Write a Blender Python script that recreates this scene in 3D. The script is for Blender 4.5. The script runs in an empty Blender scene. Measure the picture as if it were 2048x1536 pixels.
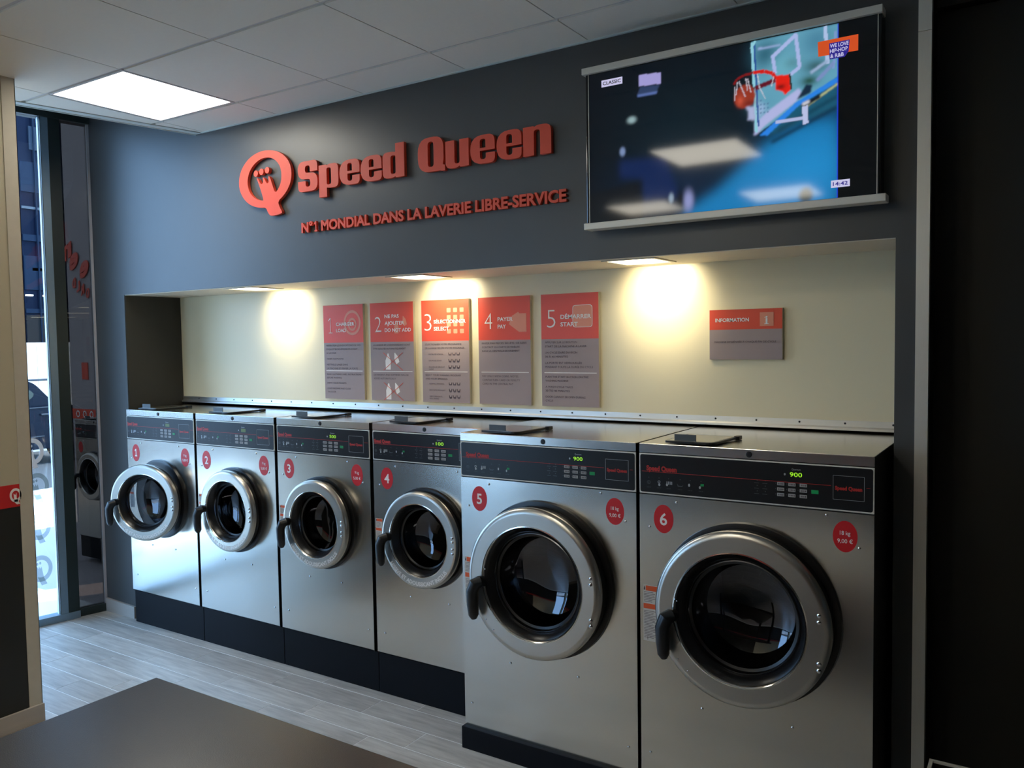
import bpy, bmesh, math, random
import numpy as np
from mathutils import Vector, Matrix
random.seed(7)
sc = bpy.context.scene
COL = sc.collection
PI = math.pi

# ------------------------------------------------------------------ camera
def setup_camera():
    yaw, pitch, roll, f = math.radians(32.8573), math.radians(-2.9601), math.radians(-0.8739), 1643.05
    fwd = Vector((-math.sin(yaw)*math.cos(pitch), math.cos(yaw)*math.cos(pitch), math.sin(pitch)))
    r = Vector((math.cos(yaw), math.sin(yaw), 0)); up = r.cross(fwd)
    r2 = r*math.cos(roll) + up*math.sin(roll); u2 = up*math.cos(roll) - r*math.sin(roll)
    cam = bpy.data.cameras.new('camera'); o = bpy.data.objects.new('camera', cam); COL.objects.link(o)
    o.matrix_world = Matrix(((r2.x, u2.x, -fwd.x, 4.1939), (r2.y, u2.y, -fwd.y, -2.9749), (r2.z, u2.z, -fwd.z, 1.6994), (0, 0, 0, 1)))
    cam.sensor_width = 36; cam.lens = f/2048*36; cam.clip_start = 0.02; cam.clip_end = 300
    sc.camera = o
setup_camera()

# ------------------------------------------------------------------ view, world, sun
sc.view_settings.view_transform = 'Standard'; sc.view_settings.look = 'None'
sc.view_settings.gamma = 1.0; sc.view_settings.exposure = 0.0; sc.view_settings.use_curve_mapping = False
SKY = 7.6
w = bpy.data.worlds.new('sky'); sc.world = w; w.use_nodes = True
bg = w.node_tree.nodes['Background']; bg.inputs[0].default_value = (0.36, 0.61, 1.0, 1); bg.inputs[1].default_value = SKY
sun = bpy.data.lights.new('sun', 'SUN'); sun.energy = 9.0; sun.angle = 0.01; sun.color = (1.0, 0.95, 0.88)
so = bpy.data.objects.new('sun', sun); COL.objects.link(so); so.rotation_euler = (math.radians(38), 0, math.radians(150))

def area(name, loc, sx, sy, power, color, rot=(0, 0, 0), spread=PI):
    l = bpy.data.lights.new(name, 'AREA'); l.shape = 'RECTANGLE'; l.size = sx; l.size_y = sy; l.energy = power; l.color = color; l.spread = spread
    o = bpy.data.objects.new(name, l); COL.objects.link(o); o.location = loc; o.rotation_euler = rot
    return o
PANEL_C = (1.0, 0.84, 0.52)
PANEL_W = 3.8
SPOT_W = 2.2
ZC = 2.887
GX, GY = 0.8635, -0.8623          # ceiling grid node
LIGHT_CELLS = [(-1, 0), (2, -3), (2, -6), (0, -6)]   # cells of the 0.6 m grid that hold a luminous panel
for i, j in LIGHT_CELLS:
    area('panel_light', (GX+0.6*i+0.3, GY+0.6*j+0.3, ZC-0.006), 0.54, 0.54, PANEL_W*(1.3 if (i, j) != (-1, 0) else 1.0), PANEL_C)
SPOTS = [(0.47, 0.135), (1.66, 0.135), (2.81, 0.135)]
for x, y in SPOTS:
    area('niche_spot', (x, y, 2.0222-0.004), 0.17, 0.17, SPOT_W, (1.0, 0.86, 0.52))
    sl = bpy.data.lights.new('niche_beam', 'SPOT'); sl.energy = 20.0; sl.color = (1.0, 0.88, 0.60); sl.spot_size = math.radians(100); sl.spot_blend = 1.0; sl.shadow_soft_size = 0.03
    ob = bpy.data.objects.new('niche_beam', sl); COL.objects.link(ob); ob.location = (x, y+0.02, 2.012)
    ob.rotation_euler = (Vector((x, 0.389, 1.90))-Vector(ob.location)).to_track_quat('-Z', 'Y').to_euler()

# ------------------------------------------------------------------ materials
M = {}
def nt(name):
    m = bpy.data.materials.new(name); m.use_nodes = True; M[name] = m
    return m, m.node_tree.nodes, m.node_tree.links, m.node_tree.nodes['Principled BSDF']
def setin(b, **k):
    for a, v in k.items():
        b.inputs[a.replace('_', ' ')].default_value = v
def mat(name, col, rough=0.5, metal=0.0, var=0.06, scale=30, bump=0.0, bscale=None, spec=0.5, stretch=(1, 1, 1), emit=None, es=0.0, coat=0.0):
    m, n, l, b = nt(name)
    tc = n.new('ShaderNodeTexCoord'); mp = n.new('ShaderNodeMapping'); mp.inputs['Scale'].default_value = stretch
    l.new(tc.outputs['Object'], mp.inputs[0])
    ns = n.new('ShaderNodeTexNoise'); ns.inputs['Scale'].default_value = scale; ns.inputs['Detail'].default_value = 4
    l.new(mp.outputs[0], ns.inputs['Vector'])
    r = n.new('ShaderNodeMixRGB'); l.new(ns.outputs['Fac'], r.inputs[0])
    r.inputs[1].default_value = (*[c*(1-var) for c in col], 1); r.inputs[2].default_value = (*[min(1, c*(1+var)) for c in col], 1)
    l.new(r.outputs[0], b.inputs['Base Color'])
    setin(b, Roughness=rough, Metallic=metal); b.inputs['Specular IOR Level'].default_value = spec
    b.inputs['Coat Weight'].default_value = coat
    if bump:
        n2 = n.new('ShaderNodeTexNoise'); n2.inputs['Scale'].default_value = bscale or scale*3; l.new(mp.outputs[0], n2.inputs['Vector'])
        bp_ = n.new('ShaderNodeBump'); bp_.inputs['Strength'].default_value = bump; bp_.inputs['Distance'].default_value = 0.002
        l.new(n2.outputs['Fac'], bp_.inputs['Height']); l.new(bp_.outputs[0], b.inputs['Normal'])
    if emit:
        b.inputs['Emission Color'].default_value = (*emit, 1); b.inputs['Emission Strength'].default_value = es
    return m
def srgb(r, g, b):
    f = lambda c: (c/255/12.92) if c/255 <= 0.04045 else ((c/255+0.055)/1.055)**2.4
    return (f(r), f(g), f(b))

mat('paint_dark', (0.062, 0.064, 0.064), 0.40, var=0.05, scale=6, bump=0.08, bscale=260, spec=0.65)
mat('paint_black', (0.012, 0.012, 0.009), 0.5, var=0.15, scale=5, bump=0.1, bscale=200)
mat('paint_niche_side', (0.024, 0.022, 0.018), 0.6, var=0.08)
mat('cream', (0.52, 0.46, 0.32), 0.55, var=0.03, scale=4, bump=0.08, bscale=200)
mat('cream_panel', (0.86, 0.77, 0.53), 0.34, var=0.02, scale=3)
mat('cream_soffit', (0.7, 0.62, 0.5), 0.55, var=0.03)
mat('ceiling_tile', (0.86, 0.83, 0.75), 0.85, var=0.02, scale=60, bump=0.2, bscale=350)
mat('grid_metal', (0.62, 0.60, 0.60), 0.5, var=0.02)
mat('ceiling_void', (0.10, 0.10, 0.10), 0.8)
mat('trim_white', (0.62, 0.68, 0.66), 0.45, var=0.03)
mat('alu', (0.86, 0.85, 0.78), 0.42, metal=0.9, var=0.06, scale=20, stretch=(60, 60, 1))
mat('alu_bar', (0.76, 0.73, 0.64), 0.45, metal=0.25, var=0.05, scale=20, stretch=(1, 30, 30))
mat('frame_teal', (0.22, 0.30, 0.36), 0.35, metal=0.5, var=0.05)
mat('frame_dark', (0.012, 0.022, 0.020), 0.4, var=0.1)
mat('frame_white', (0.7, 0.78, 0.95), 0.4, var=0.02)
mat('red_sign', (0.78, 0.085, 0.035), 0.5, var=0.04)
mat('red_band', (0.60, 0.02, 0.02), 0.4, var=0.04)
mat('red_poster', (0.80, 0.085, 0.040), 0.35, var=0.04, scale=8)
mat('peach', (0.80, 0.30, 0.19), 0.4, var=0.04)
mat('mauve', (0.37, 0.285, 0.275), 0.45, var=0.04, scale=8)
mat('print_dark', (0.075, 0.05, 0.065), 0.6)
mat('print_white', (0.92, 0.88, 0.84), 0.5, var=0.02)
mat('print_black', (0.01, 0.01, 0.01), 0.5)
mat('badge_red', (0.62, 0.012, 0.018), 0.38, var=0.03)
mat('poster_edge', (0.55, 0.5, 0.4), 0.5)
mat('black_plastic', (0.008, 0.009, 0.011), 0.36, var=0.1, scale=50)
mat('panel_black', (0.006, 0.007, 0.009), 0.30, var=0.1, spec=0.45)
mat('plinth', (0.005, 0.006, 0.009), 0.5, var=0.15, scale=20, spec=0.12)
mat('body_dark', (0.010, 0.010, 0.011), 0.45, var=0.1)
mat('rubber', (0.006, 0.006, 0.007), 0.30, var=0.1)
mat('tab_grey', (0.075, 0.09, 0.10), 0.4, var=0.08)
mat('icon_grey', (0.10, 0.11, 0.12), 0.5)
mat('icon_light', (0.45, 0.47, 0.48), 0.5)
mat('key_grey', (0.38, 0.37, 0.35), 0.45, var=0.05)
mat('key_green', (0.0, 0.13, 0.035), 0.45, emit=(0.0, 0.5, 0.12), es=0.12)
mat('red_print', (0.45, 0.018, 0.012), 0.45)
mat('led_green', (0.02, 0.1, 0.0), 0.4, emit=(0.42, 0.95, 0.03), es=0.75)
mat('led_dim', (0.06, 0.09, 0.02), 0.4, emit=(0.25, 0.42, 0.05), es=0.12)
mat('label_orange', (0.72, 0.10, 0.02), 0.5)
mat('label_white', (0.62, 0.60, 0.56), 0.5, var=0.05)
mat('table_top', (0.022, 0.022, 0.024), 0.30, spec=0.7, var=0.08, scale=90, bump=0.12, bscale=400)
mat('grout', (0.85, 0.86, 0.85), 0.8, var=0.03)
mat('baseboard', (0.42, 0.38, 0.34), 0.5, var=0.1, scale=6, stretch=(1, 1, 6))
mat('lamp_frame', (0.65, 0.6, 0.5), 0.4)
mat('luminous', (0.9, 0.9, 0.88), 0.5, var=0.0, emit=(1.0, 0.98, 0.92), es=9.0)
mat('luminous_warm', (0.9, 0.85, 0.7), 0.5, var=0.0, emit=(1.0, 0.92, 0.66), es=7.0)
mat('tv_bezel', (0.004, 0.004, 0.005), 0.12, var=0.1)
# outside
mat('asphalt', (0.035, 0.036, 0.036), 0.9, var=0.15, scale=3)
mat('pavement', (0.5, 0.5, 0.48), 0.9, var=0.08, scale=2)
mat('fence_white', (0.8, 0.82, 0.8), 0.6, var=0.03)
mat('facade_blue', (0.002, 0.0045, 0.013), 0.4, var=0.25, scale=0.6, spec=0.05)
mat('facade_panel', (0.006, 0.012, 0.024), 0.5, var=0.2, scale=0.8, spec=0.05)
mat('facade_pale', (0.02, 0.028, 0.04), 0.5, spec=0.05)
mat('facade_line', (0.06, 0.07, 0.08), 0.5, spec=0.1)
mat('facade_beige', (0.015, 0.013, 0.012), 0.6, spec=0.05)
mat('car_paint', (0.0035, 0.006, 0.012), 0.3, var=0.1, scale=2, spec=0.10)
mat('car_glass', (0.045, 0.055, 0.045), 0.3, var=0.1, spec=0.1)
mat('car_trim', (0.012, 0.014, 0.02), 0.4)
mat('tyre', (0.01, 0.01, 0.01), 0.8)
mat('car_chrome', (0.02, 0.024, 0.03), 0.4, metal=0.0)
mat('sticker_white', (0.85, 0.88, 0.95), 0.5, emit=(0.8, 0.9, 1.0), es=0.0)
mat('sticker_grey', (0.45, 0.47, 0.45), 0.5)
mat('grey_wall', (0.42, 0.39, 0.40), 0.7, var=0.04, scale=3)

def steel(name, base, rough, aniso=0.5, wave=0.0, wscale=(1, 1, 1), brush=(1.5, 60, 220), bump=0.0):
    m, n, l, b = nt(name)
    tc = n.new('ShaderNodeTexCoord'); mp = n.new('ShaderNodeMapping'); mp.inputs['Scale'].default_value = brush
    l.new(tc.outputs['Object'], mp.inputs[0])
    ns = n.new('ShaderNodeTexNoise'); ns.inputs['Scale'].default_value = 3; ns.inputs['Detail'].default_value = 3; l.new(mp.outputs[0], ns.inputs['Vector'])
    mr = n.new('ShaderNodeMapRange'); mr.inputs[3].default_value = rough*0.97; mr.inputs[4].default_value = rough*1.03
    l.new(ns.outputs['Fac'], mr.inputs[0]); l.new(mr.outputs[0], b.inputs['Roughness'])
    r = n.new('ShaderNodeMixRGB'); l.new(ns.outputs['Fac'], r.inputs[0])
    r.inputs[1].default_value = (*[c*0.97 for c in base], 1); r.inputs[2].default_value = (*[min(1, c*1.03) for c in base], 1)
    l.new(r.outputs[0], b.inputs['Base Color'])
    b.inputs['Metallic'].default_value = 1.0; b.inputs['Anisotropic'].default_value = aniso
    b1 = n.new('ShaderNodeBump'); b1.inputs['Strength'].default_value = bump
    cx_ = n.new('ShaderNodeCombineXYZ'); cx_.inputs[0].default_value = 1.0
    if aniso: l.new(cx_.outputs[0], b.inputs['Tangent']); b1.inputs['Distance'].default_value = 0.0005
    l.new(ns.outputs['Fac'], b1.inputs['Height'])
    last = b1
    if wave:
        mp2 = n.new('ShaderNodeMapping'); mp2.inputs['Scale'].default_value = wscale; l.new(tc.outputs['Object'], mp2.inputs[0])
        n2 = n.new('ShaderNodeTexNoise'); n2.inputs['Scale'].default_value = 1.0; n2.inputs['Detail'].default_value = 1; l.new(mp2.outputs[0], n2.inputs['Vector'])
        b2 = n.new('ShaderNodeBump'); b2.inputs['Strength'].default_value = 1.0; b2.inputs['Distance'].default_value = wave
        l.new(n2.outputs['Fac'], b2.inputs['Height']); l.new(b1.outputs[0], b2.inputs['Normal']); last = b2
    l.new(last.outputs[0], b.inputs['Normal'])
steel('steel_front', (0.66, 0.635, 0.58), 0.21, 0.6, wave=0.006, wscale=(2.2, 2.2, 1.2))
steel('steel_lid', (0.70, 0.68, 0.63), 0.22, 0.5, wave=0.002, wscale=(2.5, 2.5, 2.5))
steel('steel_ring', (0.56, 0.53, 0.475), 0.30, 0.0, bump=0.0)
steel('steel_lip', (0.75, 0.73, 0.68), 0.12, 0.0)
steel('steel_drum', (0.30, 0.30, 0.31), 0.25, 0.0)
steel('flashing', (0.85, 0.84, 0.80), 0.38, 0.0)
steel('chrome', (0.7, 0.7, 0.72), 0.12, 0.0)

def glass(name, tint, refl_ior=1.5, rough=0.0, base=(1, 1, 1)):
    m = bpy.data.materials.new(name); m.use_nodes = True; M[name] = m
    n, l = m.node_tree.nodes, m.node_tree.links; n.clear()
    out = n.new('ShaderNodeOutputMaterial'); tr = n.new('ShaderNodeBsdfTransparent'); gl = n.new('ShaderNodeBsdfGlossy')
    tr.inputs[0].default_value = (*tint, 1); gl.inputs['Roughness'].default_value = rough; gl.inputs[0].default_value = (*base, 1)
    # Schlick reflectance, the same from both sides of the pane
    lw_ = n.new('ShaderNodeLayerWeight'); lw_.inputs[0].default_value = 0.5; pw = n.new('ShaderNodeMath'); pw.operation = 'POWER'; pw.inputs[1].default_value = 5.0
    l.new(lw_.outputs['Facing'], pw.inputs[0]); ma = n.new('ShaderNodeMath'); ma.operation = 'MULTIPLY_ADD'; f0 = ((refl_ior-1)/(refl_ior+1))**2
    ma.inputs[1].default_value = (1-f0)*0.8; ma.inputs[2].default_value = f0; l.new(pw.outputs[0], ma.inputs[0])
    mx = n.new('ShaderNodeMixShader'); l.new(ma.outputs[0], mx.inputs[0]); l.new(tr.outputs[0], mx.inputs[1]); l.new(gl.outputs[0], mx.inputs[2]); l.new(mx.outputs[0], out.inputs[0])
glass('window_glass', (0.93, 0.97, 0.98))
glass('tinted_glass', (0.22, 0.195, 0.175), 1.25)
glass('sticker_film', (0.72, 0.74, 0.72), 1.1)
glass('door_glass', (0.30, 0.31, 0.33), 1.75, 0.02, (0.9, 0.92, 1.0))

# wood-look plank with a shade of its own
m, n, l, b = nt('plank')
tc = n.new('ShaderNodeTexCoord'); oi = n.new('ShaderNodeObjectInfo'); mp = n.new('ShaderNodeMapping'); mp.inputs['Scale'].default_value = (3, 26, 10)
ad = n.new('ShaderNodeVectorMath'); ad.operation = 'ADD'; sca = n.new('ShaderNodeVectorMath'); sca.operation = 'SCALE'; sca.inputs[3].default_value = 1.0
cr_ = n.new('ShaderNodeCombineXYZ'); mo = n.new('ShaderNodeMath'); mo.operation = 'MULTIPLY'; mo.inputs[1].default_value = 37.0; l.new(oi.outputs['Random'], mo.inputs[0]); l.new(mo.outputs[0], cr_.inputs[0]); l.new(mo.outputs[0], cr_.inputs[2]); l.new(cr_.outputs[0], sca.inputs[0]); l.new(tc.outputs['Object'], ad.inputs[0]); l.new(sca.outputs[0], ad.inputs[1]); l.new(ad.outputs[0], mp.inputs[0])
ns = n.new('ShaderNodeTexNoise'); ns.inputs['Scale'].default_value = 1.5; ns.inputs['Detail'].default_value = 6; ns.inputs['Roughness'].default_value = 0.6; l.new(mp.outputs[0], ns.inputs['Vector'])
cr = n.new('ShaderNodeValToRGB'); cr.color_ramp.elements[0].position = 0.28; cr.color_ramp.elements[0].color = (0.33, 0.305, 0.275, 1); cr.color_ramp.elements[1].position = 0.68; cr.color_ramp.elements[1].color = (0.55, 0.52, 0.475, 1)
l.new(ns.outputs['Fac'], cr.inputs[0]); hv = n.new('ShaderNodeHueSaturation'); mr = n.new('ShaderNodeMapRange'); mr.inputs[3].default_value = 0.9; mr.inputs[4].default_value = 1.08
l.new(oi.outputs['Random'], mr.inputs[0]); l.new(mr.outputs[0], hv.inputs['Value']); l.new(cr.outputs[0], hv.inputs['Color']); l.new(hv.outputs[0], b.inputs['Base Color'])
b.inputs['Roughness'].default_value = 0.38

# TV picture: emission from a colour attribute on the screen mesh (a flat picture on a flat screen)
m, n, l, b = nt('tv_picture')
at = n.new('ShaderNodeVertexColor'); at.layer_name = 'picture'
b.inputs['Base Color'].default_value = (0.004, 0.004, 0.005, 1); b.inputs['Roughness'].default_value = 0.06; b.inputs['Specular IOR Level'].default_value = 0.4
l.new(at.outputs[0], b.inputs['Emission Color']); b.inputs['Emission Strength'].default_value = 1.0
for nm, c, s in (('tv_white', (0.62, 0.60, 0.85), 0.9), ('tv_indigo', (0.03, 0.02, 0.30), 0.8), ('tv_orange', (0.75, 0.09, 0.015), 0.8)):
    mat(nm, (0.01, 0.01, 0.01), 0.3, emit=c, es=s)

# ------------------------------------------------------------------ mesh helpers
class G:
    """collects faces; build() links ONE mesh object"""
    def __init__(s): s.v = []; s.f = []; s.sm = []
    def add(s, vs, fs, smooth=False):
        o = len(s.v); s.v += [tuple(p) for p in vs]; s.f += [tuple(i+o for i in f) for f in fs]; s.sm += [smooth]*len(fs); return s
    def box(s, x0, x1, y0, y1, z0, z1, bev=0.0):
        if bev <= 0:
            vs = [(x, y, z) for x in (x0, x1) for y in (y0, y1) for z in (z0, z1)]
            return s.add(vs, [(0, 1, 3, 2), (4, 6, 7, 5), (0, 4, 5, 1), (2, 3, 7, 6), (0, 2, 6, 4), (1, 5, 7, 3)])
        bm = bmesh.new(); bmesh.ops.create_cube(bm, size=1)
        for v in bm.verts: v.co = Vector(((x0+x1)/2+v.co.x*(x1-x0), (y0+y1)/2+v.co.y*(y1-y0), (z0+z1)/2+v.co.z*(z1-z0)))
        bmesh.ops.bevel(bm, geom=bm.edges[:], offset=bev, segments=2, affect='EDGES', profile=0.5)
        return s.frombm(bm)
    def frombm(s, bm, smooth=False):
        bm.verts.index_update(); vs = [v.co[:] for v in bm.verts]; fs = [[v.index for v in f.verts] for f in bm.faces]; bm.free()
        return s.add(vs, fs, smooth)
    def poly(s, pts, y, t=0.0):
        """polygon in the XZ plane facing -y, optional thickness t towards +y"""
        n_ = len(pts)
        a = sum(pts[i][0]*pts[(i+1) % n_][1]-pts[(i+1) % n_][0]*pts[i][1] for i in range(n_))
        if a < 0: pts = pts[::-1]
        vs = [(x, y, z) for x, z in pts]
        if not t: return s.add(vs, [tuple(range(n_))])
        vs += [(x, y+t, z) for x, z in pts]
        return s.add(vs, [tuple(range(n_)), tuple(range(2*n_-1, n_-1, -1))]+[((i+1) % n_, i, i+n_, (i+1) % n_+n_) for i in range(n_)])
    def rect(s, x0, x1, z0, z1, y, t=0.0): return s.poly([(x0, z0), (x1, z0), (x1, z1), (x0, z1)], y, t)
    def ell(s, cx, cz, rx, rz, y, t=0.0, n_=36): return s.poly([(cx+rx*math.cos(2*PI*i/n_), cz+rz*math.sin(2*PI*i/n_)) for i in range(n_)], y, t)
    def ringx(s, cx, cz, r0, r1, y, t=0.0, n_=40, kx=1.0):
        vs = []; fs = []
        for i in range(n_):
            a = 2*PI*i/n_
            for r in (r0, r1):
                for yy in (y, y+t): vs.append((cx+kx*r*math.cos(a), yy, cz+r*math.sin(a)))
        for i in range(n_):
            j = (i+1) % n_; A, B = 4*i, 4*j
            fs += [(A, A+2, B+2, B), (A+3, A+1, B+1, B+3), (A+2, A+3, B+3, B+2), (A+1, A, B, B+1)]
        return s.add(vs, fs)
    def lathe(s, prof, cx, cz, y0, n_=56, smooth=True):
        """profile (radius, y offset) turned about the y axis through (cx, cz)"""
        vs = []; fs = []; k = len(prof)
        for i in range(n_):
            a = 2*PI*i/n_
            for r, yo in prof: vs.append((cx+r*math.cos(a), y0+yo, cz+r*math.sin(a)))
        for i in range(n_):
            j = (i+1) % n_
            for q in range(k-1): fs.append((i*k+q, i*k+q+1, j*k+q+1, j*k+q))
        return s.add(vs, fs, smooth)
    def tube(s, pts, rad, n_=10, sx=1.0):
        pts = [Vector(p) for p in pts]; vs = []; fs = []
        rads = rad if isinstance(rad, (list, tuple)) else [rad]*len(pts)
        for i, p in enumerate(pts):
            d = (pts[min(i+1, len(pts)-1)]-pts[max(i-1, 0)]).normalized()
            u = d.cross(Vector((0, 1, 0))); u = u.normalized() if u.length > 0.05 else Vector((1, 0, 0)); w_ = d.cross(u)
            for q in range(n_):
                a = 2*PI*q/n_; vs.append(tuple(p+(u*math.cos(a)*sx+w_*math.sin(a))*rads[i]))
        for i in range(len(pts)-1):
            for q in range(n_):
                r_ = (q+1) % n_; fs.append((i*n_+q, i*n_+r_, (i+1)*n_+r_, (i+1)*n_+q))
        fs += [tuple(range(n_-1, -1, -1)), tuple((len(pts)-1)*n_+q for q in range(n_))]
        return s.add(vs, fs, True)
    def dome(s, cx, cz, r, y, h, n_=10):
        prof = [(r, 0), (r*0.85, -h*0.6), (r*0.45, -h*0.93), (0.0001, -h)]
        return s.lathe(prof, cx, cz, y, n_)
    def map(s, fn): s.v = [tuple(fn(*p)) for p in s.v]; return s
    def mesh(s, name, mt):
        me = bpy.data.meshes.new(name); me.from_pydata(s.v, [], s.f); me.materials.append(M[mt])
        me.polygons.foreach_set('use_smooth', s.sm); 
        bm = bmesh.new(); bm.from_mesh(me); bmesh.ops.remove_doubles(bm, verts=bm.verts, dist=1e-6); bmesh.ops.recalc_face_normals(bm, faces=bm.faces) ; bm.to_mesh(me); bm.free()
        me.set_sharp_from_angle(angle=math.radians(32)) if any(s.sm) else None
        me.update(); return me
def link(name, me, parent=None, loc=None):
    o = bpy.data.objects.new(name, me); COL.objects.link(o)
    if parent: o.parent = parent
    if loc: o.location = loc
    return o
def put(name, g, mt, parent=None, loc=None): return link(name, g.mesh(name, mt), parent, loc)
CACHE = {}
def cput(key, name, fn, mt, parent=None, loc=None):
    if key not in CACHE: CACHE[key] = fn().mesh(name, mt)
    return link(name, CACHE[key], parent, loc)
def thing(name, label, cat, loc=(0, 0, 0), group=None):
    o = bpy.data.objects.new(name, None); o.empty_display_size = 0.1; COL.objects.link(o); o.location = loc
    o['label'] = label; o['category'] = cat
    if group: o['group'] = group
    return o
def tag(o, label=None, cat=None, group=None, kind=None):
    if label: o['label'] = label
    if cat: o['category'] = cat
    if group: o['group'] = group
    if kind: o['kind'] = kind
    return o
def struct(name, g, mt, parent=None, loc=None):
    o = put(name, g, mt, parent, loc)
    if not parent: o['kind'] = 'structure'
    return o

# text as flat geometry: normalised 2D verts and faces
TX = {}
def text2d(s, bold=0.0, sp=1.0, res=3):
    k = (s, bold, sp, res)
    if k in TX: return TX[k]
    cu = bpy.data.curves.new('t', 'FONT'); cu.body = s; cu.size = 1.0; cu.offset = bold; cu.space_character = sp; cu.resolution_u = res; cu.fill_mode = 'FRONT'
    o = bpy.data.objects.new('t', cu); COL.objects.link(o)
    dg = bpy.context.evaluated_depsgraph_get(); me = bpy.data.meshes.new_from_object(o.evaluated_get(dg))
    vs = [(v.co.x, v.co.y) for v in me.vertices]; fs = [tuple(p.vertices) for p in me.polygons]
    bpy.data.objects.remove(o); bpy.data.curves.remove(cu); bpy.data.meshes.remove(me)
    xs = [v[0] for v in vs]; ys = [v[1] for v in vs]
    TX[k] = (vs, fs, (min(xs), max(xs), min(ys), max(ys))); return TX[k]
def text(g, s, x0, z0, h, y, width=None, bold=0.0, align='L', x1=None, t=0.0, sp=1.0, caph=None):
    """capital height h, baseline z0, starting at x0; width forces the overall width"""
    vs, fs, (a, b_, c, d) = text2d(s, bold, sp)
    k = h/0.73
    kx = k if width is None else width/(b_-a)
    if align == 'C': x0 = x0-(b_-a)*kx/2
    if align == 'R': x0 = x0-(b_-a)*kx
    v3 = [(x0+(x-a)*kx, y, z0+z*k) for x, z in vs]
    if not t: return g.add(v3, fs)
    g.add(v3, fs); o = len(v3)
    edges = {}
    for f in fs:
        for i in range(len(f)):
            e = (f[i], f[(i+1) % len(f)]); edges[e] = 1
    side = [(e[1], e[0], e[0]+o, e[1]+o) for e in edges if (e[1], e[0]) not in edges]
    return g.add(v3+[(x, yy+t, z) for x, yy, z in v3], side)

def rnd(pts, seg=5):
    """polygon of (x, y, radius) with rounded corners"""
    out = []; n_ = len(pts)
    for i in range(n_):
        x, y, r = pts[i]; p = Vector((x, y)); a = Vector(pts[i-1][:2]); c = Vector(pts[(i+1) % n_][:2])
        if r <= 0: out.append((x, y)); continue
        da = (a-p); dc = (c-p); r1 = min(r, da.length*0.5); r2 = min(r, dc.length*0.5); r_ = min(r1, r2)
        A = p+da.normalized()*r_; Cc = p+dc.normalized()*r_
        for q in range(seg+1):
            t = q/seg; out.append(tuple(A*(1-t)**2+p*2*t*(1-t)+Cc*t*t))
    return out
def cutout(outer, holes, y, t, mt, name, parent=None):
    """flat plate with holes, via a 2D curve"""
    cu = bpy.data.curves.new(name, 'CURVE'); cu.dimensions = '2D'; cu.fill_mode = 'BOTH'; cu.extrude = t/2
    for pl in [outer]+holes:
        sp = cu.splines.new('POLY'); sp.points.add(len(pl)-1); sp.use_cyclic_u = True
        for i, (x, z) in enumerate(pl): sp.points[i].co = (x, z, 0, 1)
    o = bpy.data.objects.new('t', cu); COL.objects.link(o)
    dg = bpy.context.evaluated_depsgraph_get(); me = bpy.data.meshes.new_from_object(o.evaluated_get(dg))
    bpy.data.objects.remove(o); bpy.data.curves.remove(cu)
    for v in me.vertices: x, z, d = v.co; v.co = (x, y+t/2-d, z)
    me.materials.clear(); me.materials.append(M[mt]); me.name = name
    return link(name, me, parent) if name else me

# ================================================================== ROOM SHELL
N0, N1, ND, NZ = -0.5583, 3.7832, 0.389, 2.0222       # niche
MZ = 1.338
WX0, WX1 = -0.875, 3.845
ZT = 3.15
g = G(); g.box(WX0, N0, 0, 0.85, 0, NZ).box(N1, WX1, 0, 0.85, 0, NZ).box(WX0, WX1, 0, 0.85, NZ, ZT)
struct('wall_front', g, 'paint_dark')
struct('wall_niche_lining', G().box(N0, N0+0.004, 0.004, ND, MZ-0.15, NZ-0.003), 'paint_niche_side')
struct('trim_niche_soffit', G().box(N0+0.004, N1-0.001, 0.003, ND, NZ-0.004, NZ-0.0005), 'cream_soffit')
struct('wall_niche_back', G().box(N0+0.002, N1-0.001, ND, ND+0.03, MZ, NZ-0.003), 'cream_panel')
struct('wall_behind_machines', G().box(N0, N1, 0.80, 0.85, 0, NZ), 'paint_black')
# steel flashing along the foot of the cream panel
fl = thing('flashing_strip', 'long bright steel flashing strip along the foot of the cream niche panel', 'metal strip', (0, 0, 0))
g = G(); g.box(N0+0.006, N1-0.003, ND-0.004, ND-0.0005, 1.349, 1.374).add(
    [(N0+0.006, ND-0.004, 1.351), (N1-0.003, ND-0.004, 1.351), (N1-0.003, ND-0.016, 1.346), (N0+0.006, ND-0.016, 1.346), (N1-0.003, ND-0.016, 1.337), (N0+0.006, ND-0.016, 1.337), (N1-0.003, ND-0.004, 1.337), (N0+0.006, ND-0.004, 1.337)],
    [(0, 3, 2, 1), (3, 5, 4, 2), (5, 7, 6, 4)])
put('strip', g, 'flashing', fl)
x = N0+0.17
while x < N1-0.05:
    cput('fl_screw', 'screw', lambda: G().dome(0, 0, 0.0042, 0, 0.003, 8), 'black_plastic', fl, (x, ND-0.0045, 1.363)); x += 0.1715

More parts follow.
